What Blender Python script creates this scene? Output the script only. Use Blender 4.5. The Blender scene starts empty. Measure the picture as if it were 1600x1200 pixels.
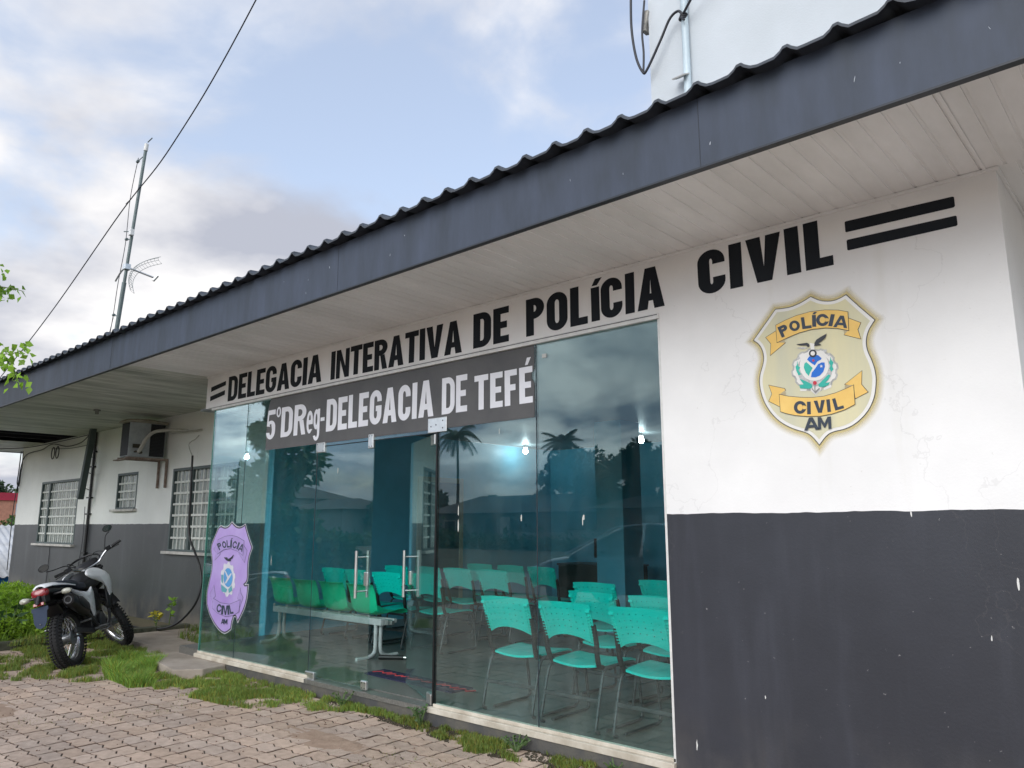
import bpy, math, random
import numpy as np
from mathutils import Vector, Matrix, noise as mnoise
from mathutils.geometry import tessellate_polygon
R_ = math.radians
random.seed(7); rng = np.random.default_rng(11)
scene = bpy.context.scene
col = scene.collection

# ------------------------------------------------------------------ camera
cam_data = bpy.data.cameras.new("camera")
cam = bpy.data.objects.new("camera", cam_data); col.objects.link(cam)
cam_data.sensor_width = 36.0
cam_data.lens = 1186.0 / 1600.0 * 36.0
cam_data.clip_start = 0.05; cam_data.clip_end = 2500.0
cam.matrix_world = Matrix(((0.74510495, 0.12317358, 0.65547455, 0.0),
                           (0.66694423, -0.13465979, -0.73283841, -4.2),
                           (-0.00200026, 0.98320649, -0.18248559, 1.55),
                           (0, 0, 0, 1)))
scene.camera = cam

# ------------------------------------------------------------------ world, sun, exposure
SUN_EL, SUN_AZ = 33.0, 284.0        # azimuth measured from +x, counter-clockwise (the lamp stands there)
scene.view_settings.view_transform = 'Standard'
scene.view_settings.look = 'None'
scene.view_settings.exposure = 0.38
scene.view_settings.gamma = 1.0
scene.view_settings.use_curve_mapping = False
world = bpy.data.worlds.new("World"); scene.world = world; world.use_nodes = True
nt = world.node_tree; nt.nodes.clear()
def N(t, tree=None, **kw):
    n = (tree or nt).nodes.new(t)
    for k, v in kw.items(): setattr(n, k, v)
    return n
def L(a, b, tree=None): (tree or nt).links.new(a, b)
w_out = N('ShaderNodeOutputWorld'); w_bg = N('ShaderNodeBackground'); w_bg.inputs['Strength'].default_value = 0.1
L(w_bg.outputs[0], w_out.inputs['Surface'])
sky = N('ShaderNodeTexSky', sky_type='NISHITA', sun_disc=False)
sky.sun_elevation = R_(SUN_EL); sky.sun_rotation = R_(90 - SUN_AZ); sky.air_density = 1.0; sky.dust_density = 1.6; sky.ozone_density = 1.5
tc = N('ShaderNodeTexCoord'); sep = N('ShaderNodeSeparateXYZ'); L(tc.outputs['Generated'], sep.inputs[0])
def math_(op, a, b=None, clamp=False, tree=None):
    n = N('ShaderNodeMath', tree, operation=op, use_clamp=clamp)
    for i, v in enumerate((a, b)):
        if v is None: continue
        if isinstance(v, (int, float)): n.inputs[i].default_value = v
        else: L(v, n.inputs[i], tree)
    return n.outputs[0]
zz = math_('ADD', math_('MAXIMUM', sep.outputs['Z'], 0.0), 0.22)
comb = N('ShaderNodeCombineXYZ')
L(math_('DIVIDE', sep.outputs['X'], zz), comb.inputs[0]); L(math_('DIVIDE', sep.outputs['Y'], zz), comb.inputs[1])
comb.inputs[2].default_value = 0.35
nz = N('ShaderNodeTexNoise'); nz.inputs['Scale'].default_value = 1.9; nz.inputs['Detail'].default_value = 9; nz.inputs['Roughness'].default_value = 0.52
nz.inputs['Distortion'].default_value = 0.35
L(comb.outputs[0], nz.inputs['Vector'])
nz2 = N('ShaderNodeTexNoise'); nz2.inputs['Scale'].default_value = 1.6; nz2.inputs['Detail'].default_value = 6; L(comb.outputs[0], nz2.inputs['Vector'])
mask = N('ShaderNodeMapRange', interpolation_type='SMOOTHSTEP')
mask.inputs['From Min'].default_value = 0.42; mask.inputs['From Max'].default_value = 0.64
# cloud cover is thicker low in the sky and to the left (-x), thinner overhead
cov = math_('ADD', nz.outputs['Fac'], math_('MULTIPLY', math_('SUBTRACT', math_('MULTIPLY', sep.outputs['X'], -0.35), sep.outputs['Z']), 0.30))
cov = math_('ADD', cov, 0.085)
L(cov, mask.inputs['Value'])
# light and shaded cloud
ramp = N('ShaderNodeMapRange'); ramp.inputs['From Min'].default_value = 0.41; ramp.inputs['From Max'].default_value = 0.59
L(nz2.outputs['Fac'], ramp.inputs['Value'])
cl = N('ShaderNodeMix', data_type='RGBA'); L(ramp.outputs[0], cl.inputs['Factor'])
cl.inputs['A'].default_value = (4.1, 4.3, 5.0, 1); cl.inputs['B'].default_value = (8.4, 8.25, 8.2, 1)
# storm bank on the street side (-y)
st = N('ShaderNodeMapRange', interpolation_type='SMOOTHSTEP'); st.inputs['From Min'].default_value = 0.05; st.inputs['From Max'].default_value = -0.45
L(sep.outputs['Y'], st.inputs['Value'])
stz = N('ShaderNodeMapRange', interpolation_type='SMOOTHSTEP'); stz.inputs['From Min'].default_value = 0.92; stz.inputs['From Max'].default_value = 0.45
L(sep.outputs['Z'], stz.inputs['Value'])
stl = N('ShaderNodeMapRange', interpolation_type='SMOOTHSTEP'); stl.inputs['From Min'].default_value = 0.03; stl.inputs['From Max'].default_value = 0.10
L(math_('ADD', sep.outputs['Z'], math_('MULTIPLY', math_('SUBTRACT', nz2.outputs['Fac'], 0.5), 0.1)), stl.inputs['Value'])
storm = math_('MULTIPLY', math_('MULTIPLY', st.outputs[0], stz.outputs[0]), stl.outputs[0])
storm_c = N('ShaderNodeMix', data_type='RGBA'); scr = N('ShaderNodeMapRange'); scr.inputs['From Min'].default_value = .42; scr.inputs['From Max'].default_value = .60; L(nz.outputs['Fac'], scr.inputs['Value']); L(scr.outputs[0], storm_c.inputs['Factor'])
storm_c.inputs['A'].default_value = (5.2, 6.4, 8.4, 1); storm_c.inputs['B'].default_value = (18.5, 19.0, 19.5, 1)
skyg = N('ShaderNodeMix', data_type='RGBA', blend_type='MULTIPLY'); skyg.inputs['Factor'].default_value = 1.0
L(sky.outputs[0], skyg.inputs['A']); skyg.inputs['B'].default_value = (2.35, 2.15, 2.0, 1)
m1 = N('ShaderNodeMix', data_type='RGBA'); L(mask.outputs[0], m1.inputs['Factor'])
veil = N('ShaderNodeMix', data_type='RGBA'); veil.inputs['Factor'].default_value = .38; L(skyg.outputs['Result'], veil.inputs['A']); veil.inputs['B'].default_value = (6.3, 6.8, 7.8, 1); L(veil.outputs['Result'], m1.inputs['A']); L(cl.outputs['Result'], m1.inputs['B'])
m2 = N('ShaderNodeMix', data_type='RGBA'); L(storm, m2.inputs['Factor']); L(m1.outputs['Result'], m2.inputs['A']); L(storm_c.outputs['Result'], m2.inputs['B'])
L(m2.outputs['Result'], w_bg.inputs['Color'])

sun_data = bpy.data.lights.new("sun", 'SUN'); sun_data.energy = 1.25; sun_data.angle = R_(40); sun_data.color = (1.0, 0.975, 0.94)
sun = bpy.data.objects.new("sun", sun_data); col.objects.link(sun)
sd = Vector((math.cos(R_(SUN_EL)) * math.cos(R_(SUN_AZ)), math.cos(R_(SUN_EL)) * math.sin(R_(SUN_AZ)), math.sin(R_(SUN_EL))))
sun.location = sd * 30; sun.rotation_euler = sd.to_track_quat('Z', 'Y').to_euler()
scene.cycles.max_bounces = 10; scene.cycles.transparent_max_bounces = 24; scene.cycles.diffuse_bounces = 4; scene.cycles.glossy_bounces = 4

# ------------------------------------------------------------------ materials
MATS = {}
def mat(name, c=(.5, .5, .5), rough=.6, metal=0., var=.12, scale=3., bump=0., bscale=60., spec=.5, stretch=(1, 1, 1), c2=None, emit=None, estr=0., attr=None, trans=0., coat=0.):
    if name in MATS: return MATS[name]
    m = bpy.data.materials.new(name); m.use_nodes = True; t = m.node_tree; t.nodes.clear()
    o = N('ShaderNodeOutputMaterial', t); b = N('ShaderNodeBsdfPrincipled', t); L(b.outputs[0], o.inputs[0], t)
    b.inputs['Roughness'].default_value = rough; b.inputs['Metallic'].default_value = metal
    b.inputs['Specular IOR Level'].default_value = spec
    b.inputs['Coat Weight'].default_value = coat
    tcn = N('ShaderNodeTexCoord', t); mp = N('ShaderNodeMapping', t); L(tcn.outputs['Object'], mp.inputs[0], t); mp.inputs['Scale'].default_value = stretch
    n1 = N('ShaderNodeTexNoise', t); n1.inputs['Scale'].default_value = scale; n1.inputs['Detail'].default_value = 8; n1.inputs['Roughness'].default_value = .62
    L(mp.outputs[0], n1.inputs['Vector'], t)
    mx = N('ShaderNodeMix', t, data_type='RGBA')
    mr = N('ShaderNodeMapRange', t); mr.inputs['From Min'].default_value = .3; mr.inputs['From Max'].default_value = .7; L(n1.outputs['Fac'], mr.inputs['Value'], t)
    L(mr.outputs[0], mx.inputs['Factor'], t)
    if c2 is None: c2 = tuple(max(0, x * (1 - 2 * var)) for x in c)
    mx.inputs['A'].default_value = (*c2, 1); mx.inputs['B'].default_value = (*[min(1, x * (1 + var * .5)) for x in c], 1)
    out = mx.outputs['Result']
    if attr:
        at = N('ShaderNodeAttribute', t); at.attribute_name = attr
        mm = N('ShaderNodeMix', t, data_type='RGBA', blend_type='MULTIPLY'); mm.inputs['Factor'].default_value = 1
        L(out, mm.inputs['A'], t); L(at.outputs['Color'], mm.inputs['B'], t); out = mm.outputs['Result']
    L(out, b.inputs['Base Color'], t)
    if trans:
        b.inputs['Subsurface Weight'].default_value = 0
        tr = N('ShaderNodeBsdfTranslucent', t); L(out, tr.inputs['Color'], t)
        ms = N('ShaderNodeMixShader', t); ms.inputs[0].default_value = trans
        L(b.outputs[0], ms.inputs[1], t); L(tr.outputs[0], ms.inputs[2], t); L(ms.outputs[0], o.inputs[0], t)
    if bump:
        n2 = N('ShaderNodeTexNoise', t); n2.inputs['Scale'].default_value = bscale; n2.inputs['Detail'].default_value = 5; L(mp.outputs[0], n2.inputs['Vector'], t)
        bp = N('ShaderNodeBump', t); bp.inputs['Strength'].default_value = bump; bp.inputs['Distance'].default_value = .01
        L(n2.outputs['Fac'], bp.inputs['Height'], t); L(bp.outputs[0], b.inputs['Normal'], t)
    if emit:
        b.inputs['Emission Color'].default_value = (*emit, 1); b.inputs['Emission Strength'].default_value = estr
    MATS[name] = m; return m

def wall_mat(name, zsplit, white, dark, dirt_lo=0.0):
    """painted render: white above the dado line, charcoal below; rain streaks, scuffs and soil splash"""
    m = bpy.data.materials.new(name); m.use_nodes = True; t = m.node_tree; b = t.nodes['Principled BSDF']
    g = N('ShaderNodeNewGeometry', t); s = N('ShaderNodeSeparateXYZ', t); L(g.outputs['Position'], s.inputs[0], t)
    nw = N('ShaderNodeTexNoise', t); nw.inputs['Scale'].default_value = 6; L(g.outputs['Position'], nw.inputs['Vector'], t)
    zj = math_('ADD', s.outputs['Z'], math_('MULTIPLY', math_('SUBTRACT', nw.outputs['Fac'], .5, tree=t), .020, tree=t), tree=t)
    gt = math_('GREATER_THAN', zj, zsplit, tree=t)
    def nse(scale, stretch, det=7, rough=.6):
        mp = N('ShaderNodeMapping', t); mp.inputs['Scale'].default_value = stretch; L(g.outputs['Position'], mp.inputs[0], t)
        n = N('ShaderNodeTexNoise', t); n.inputs['Scale'].default_value = scale; n.inputs['Detail'].default_value = det; n.inputs['Roughness'].default_value = rough
        L(mp.outputs[0], n.inputs['Vector'], t); return n.outputs['Fac']
    def mr(v, a, b_):
        n = N('ShaderNodeMapRange', t, interpolation_type='SMOOTHSTEP'); n.inputs['From Min'].default_value = a; n.inputs['From Max'].default_value = b_; L(v, n.inputs['Value'], t); return n.outputs[0]
    def mix(f, a, b_, blend='MIX'):
        n = N('ShaderNodeMix', t, data_type='RGBA', blend_type=blend)
        if isinstance(f, float): n.inputs['Factor'].default_value = f
        else: L(f, n.inputs['Factor'], t)
        for k, v in (('A', a), ('B', b_)):
            if isinstance(v, tuple): n.inputs[k].default_value = (*v, 1)
            else: L(v, n.inputs[k], t)
        return n.outputs['Result']
    big = nse(.9, (1, 1, 1)); streak = nse(5, (1, 1, .12)); fine = nse(38, (1, 1, 1), 4)
    w = mix(mr(big, .35, .7), tuple(x * .9 for x in white), white)
    w = mix(math_('MULTIPLY', mr(streak, .56, .8), .28, tree=t), w, (white[0] * .72, white[1] * .70, white[2] * .62))
    w = mix(math_('MULTIPLY', mr(fine, .66, .74), .35, tree=t), w, (white[0] * .6, white[1] * .58, white[2] * .53))
    d = mix(mr(big, .35, .7), tuple(x * .82 for x in dark), tuple(x * 1.12 for x in dark))
    d = mix(math_('MULTIPLY', mr(streak, .5, .8), .33, tree=t), d, tuple(x * 2.3 for x in dark))
    d = mix(math_('MULTIPLY', mr(fine, .69, .73), .8, tree=t), d, (.3, .3, .3))
    lo = N('ShaderNodeMapRange', t); lo.inputs['From Min'].default_value = .55; lo.inputs['From Max'].default_value = .05; L(s.outputs['Z'], lo.inputs['Value'], t)
    d = mix(math_('MULTIPLY', math_('MULTIPLY', lo.outputs[0], mr(nse(3, (1, 1, .6)), .38, .66), tree=t), dirt_lo, True, tree=t), d, (.20, .18, .15))
    c = mix(gt, d, w)
    # faint lines of paint drips and hairline cracks
    cr = N('ShaderNodeTexVoronoi', t, feature='DISTANCE_TO_EDGE'); cr.inputs['Scale'].default_value = .55
    mpc = N('ShaderNodeMapping', t); mpc.inputs['Scale'].default_value = (1, 1, .5); L(g.outputs['Position'], mpc.inputs[0], t)
    dn = N('ShaderNodeVectorMath', t, operation='ADD'); L(mpc.outputs[0], dn.inputs[0], t)
    nn = N('ShaderNodeTexNoise', t); nn.inputs['Scale'].default_value = 2.5; nn.inputs['Detail'].default_value = 6; L(g.outputs['Position'], nn.inputs['Vector'], t); L(nn.outputs['Color'], dn.inputs[1], t)
    L(dn.outputs[0], cr.inputs['Vector'], t)
    lt = math_('LESS_THAN', cr.outputs['Distance'], .0018, tree=t)
    c = mix(math_('MULTIPLY', lt, .10, tree=t), c, (.16, .15, .14))
    L(c, b.inputs['Base Color'], t)
    rr = N('ShaderNodeMapRange', t); rr.inputs['To Min'].default_value = .38; rr.inputs['To Max'].default_value = .6; L(gt, rr.inputs['Value'], t)
    L(rr.outputs[0], b.inputs['Roughness'], t)
    bp = N('ShaderNodeBump', t); bp.inputs['Strength'].default_value = .16; bp.inputs['Distance'].default_value = .004
    hh = math_('ADD', nse(70, (1, 1, 1), 4), math_('MULTIPLY', nse(3.0, (1, 1, 1), 3), 3.0, tree=t), tree=t)
    L(hh, bp.inputs['Height'], t); L(bp.outputs[0], b.inputs['Normal'], t)
    MATS[name] = m; return m

def glass_mat(name, tint, base_r=.046, k=.50, dust=.021):
    m = bpy.data.materials.new(name); m.use_nodes = True; t = m.node_tree; t.nodes.clear()
    o = N('ShaderNodeOutputMaterial', t)
    tr = N('ShaderNodeBsdfTransparent', t); tr.inputs[0].default_value = (*tint, 1)
    gl = N('ShaderNodeBsdfGlossy', t); gl.inputs['Roughness'].default_value = 0.0; gl.inputs['Color'].default_value = (.86, .98, 1.0, 1)
    lw = N('ShaderNodeLayerWeight', t); lw.inputs['Blend'].default_value = .5
    fac = math_('ADD', math_('MULTIPLY', math_('POWER', lw.outputs['Facing'], 2.1, tree=t), k, tree=t), base_r, True, tree=t)
    ms = N('ShaderNodeMixShader', t); L(fac, ms.inputs[0], t); L(tr.outputs[0], ms.inputs[1], t); L(gl.outputs[0], ms.inputs[2], t)
    df = N('ShaderNodeBsdfDiffuse', t); df.inputs[0].default_value = (.55, .58, .55, 1)
    g = N('ShaderNodeNewGeometry', t); s = N('ShaderNodeSeparateXYZ', t); L(g.outputs['Position'], s.inputs[0], t)
    mp = N('ShaderNodeMapping', t); mp.inputs['Scale'].default_value = (1, 1, .25); L(g.outputs['Position'], mp.inputs[0], t)
    n = N('ShaderNodeTexNoise', t); n.inputs['Scale'].default_value = 7; n.inputs['Detail'].default_value = 8; n.inputs['Roughness'].default_value = .7; L(mp.outputs[0], n.inputs['Vector'], t)
    n2 = N('ShaderNodeTexNoise', t); n2.inputs['Scale'].default_value = 60; n2.inputs['Detail'].default_value = 2; L(g.outputs['Position'], n2.inputs['Vector'], t)
    lo = N('ShaderNodeMapRange', t); lo.inputs['From Min'].default_value = 1.0; lo.inputs['From Max'].default_value = .1; L(s.outputs['Z'], lo.inputs['Value'], t)
    sp = math_('MULTIPLY', math_('GREATER_THAN', n2.outputs['Fac'], .76, tree=t), .25, tree=t)
    dn = N('ShaderNodeMapRange', t); dn.inputs['From Min'].default_value = .42; dn.inputs['From Max'].default_value = .8; L(n.outputs['Fac'], dn.inputs['Value'], t)
    d = math_('ADD', math_('MULTIPLY', dn.outputs[0], math_('ADD', math_('MULTIPLY', lo.outputs[0], dust * 2.2, tree=t), dust, tree=t), tree=t), sp, True, tree=t)
    ms2 = N('ShaderNodeMixShader', t); L(d, ms2.inputs[0], t); L(ms.outputs[0], ms2.inputs[1], t); L(df.outputs[0], ms2.inputs[2], t)
    L(ms2.outputs[0], o.inputs[0], t); MATS[name] = m; return m

W_FRONT = wall_mat('painted_front_wall', 1.615, (.83, .83, .825), (.034, .037, .047), .25)
W_REAR = wall_mat('painted_rear_wall', 1.578, (.86, .87, .84), (.070, .074, .080), 1.0)
GLASS = glass_mat('tinted_shopfront_glass', (.86, .955, .95))
BLACKPAINT = mat('black_sign_paint', (.006, .009, .014), .6, var=.1, scale=8, spec=.25)
FASCIA = mat('fascia_paint', (.046, .060, .094), .6, var=.2, scale=3.0, c2=(.026, .035, .050), bump=.15, bscale=10, stretch=(1.6, 1, .4))
DARKTRIM = mat('dark_trim', (.02, .025, .035), .5)
SOFFIT = mat('white_pvc_board', (.84, .84, .84), .42, scale=1.4, c2=(.66, .66, .65), stretch=(1.6, .5, 1))
SOFFIT_OLD = mat('stained_pvc_board', (.66, .67, .62), .5, scale=2.6, c2=(.27, .30, .26), stretch=(2.4, .35, 1))
ROOFM = mat('dark_roof_sheet', (.045, .055, .07), .5, var=.25, scale=6)
ALU = mat('white_aluminium', (.72, .72, .70), .38, metal=.1, var=.1, scale=12)
STEEL = mat('brushed_steel', (.70, .71, .70), .3, metal=.9, var=.08, scale=20)
BASE = mat('dark_plinth', (.045, .048, .055), .7, scale=5, c2=(.12, .11, .09), bump=.3)
BLUEWALL = mat('blue_interior_paint', (.15, .52, .70), .45, var=.08, scale=1.5)
CEIL = mat('interior_ceiling', (.26, .29, .30), .5, var=.05)
FLOORM = mat('speckled_granite_floor', (.19, .185, .17), .33, scale=90, c2=(.07, .07, .065))
TURQ = mat('turquoise_plastic', (.002, .69, .585), .38, var=.06, scale=6, spec=.45)
TURQD = mat('turquoise_moulding_shadow_line', (.01, .42, .34), .5, var=.05)
GREENP = mat('green_plastic', (.008, .56, .29), .33, var=.08, scale=6)
TUBEB = mat('grey_black_powder_coat', (.075, .082, .085), .42, metal=.2, var=.15, scale=14)
TUBEW = mat('light_grey_enamel', (.50, .52, .52), .4, var=.12, scale=14)
BLKPL = mat('black_plastic', (.012, .012, .013), .42, var=.1)
GREYTRIM = mat('green_grey_window_frame', (.085, .115, .115), .5, var=.15, scale=9)
WBARS = mat('pale_window_bars', (.72, .74, .70), .5, var=.15, scale=20)
PANE = mat('frosted_pane', (.40, .44, .42), .18, scale=4, c2=(.20, .24, .23), spec=.7)
SILL = mat('pale_concrete_sill', (.55, .53, .50), .8, var=.15, scale=10, bump=.2)
CONC = mat('worn_concrete', (.36, .315, .265), .9, scale=2.5, c2=(.22, .185, .15), bump=.45, bscale=40)
MOSSC = mat('mossy_kerb_concrete', (.09, .09, .065), .95, scale=9, c2=(.02, .028, .015), bump=.6, bscale=30)
PAVER = mat('paver_concrete', (.50, .385, .305), .92, scale=16, c2=(.37, .28, .22), bump=.55, bscale=110, attr='Col')
JOINT = mat('joint_soil', (.055, .034, .024), 1., scale=14, c2=(.03, .028, .016), bump=.5)
EARTH = mat('earth_and_grass_ground', (.10, .11, .05), 1., scale=.35, c2=(.16, .12, .08), bump=.4)
RUB = mat('tyre_rubber', (.016, .016, .017), .75, var=.2, scale=30, bump=.2)
CABLE = mat('black_cable', (.02, .022, .03), .5)
GALV = mat('galvanised_steel', (.16, .20, .20), .45, metal=.4, var=.15, scale=8)

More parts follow.
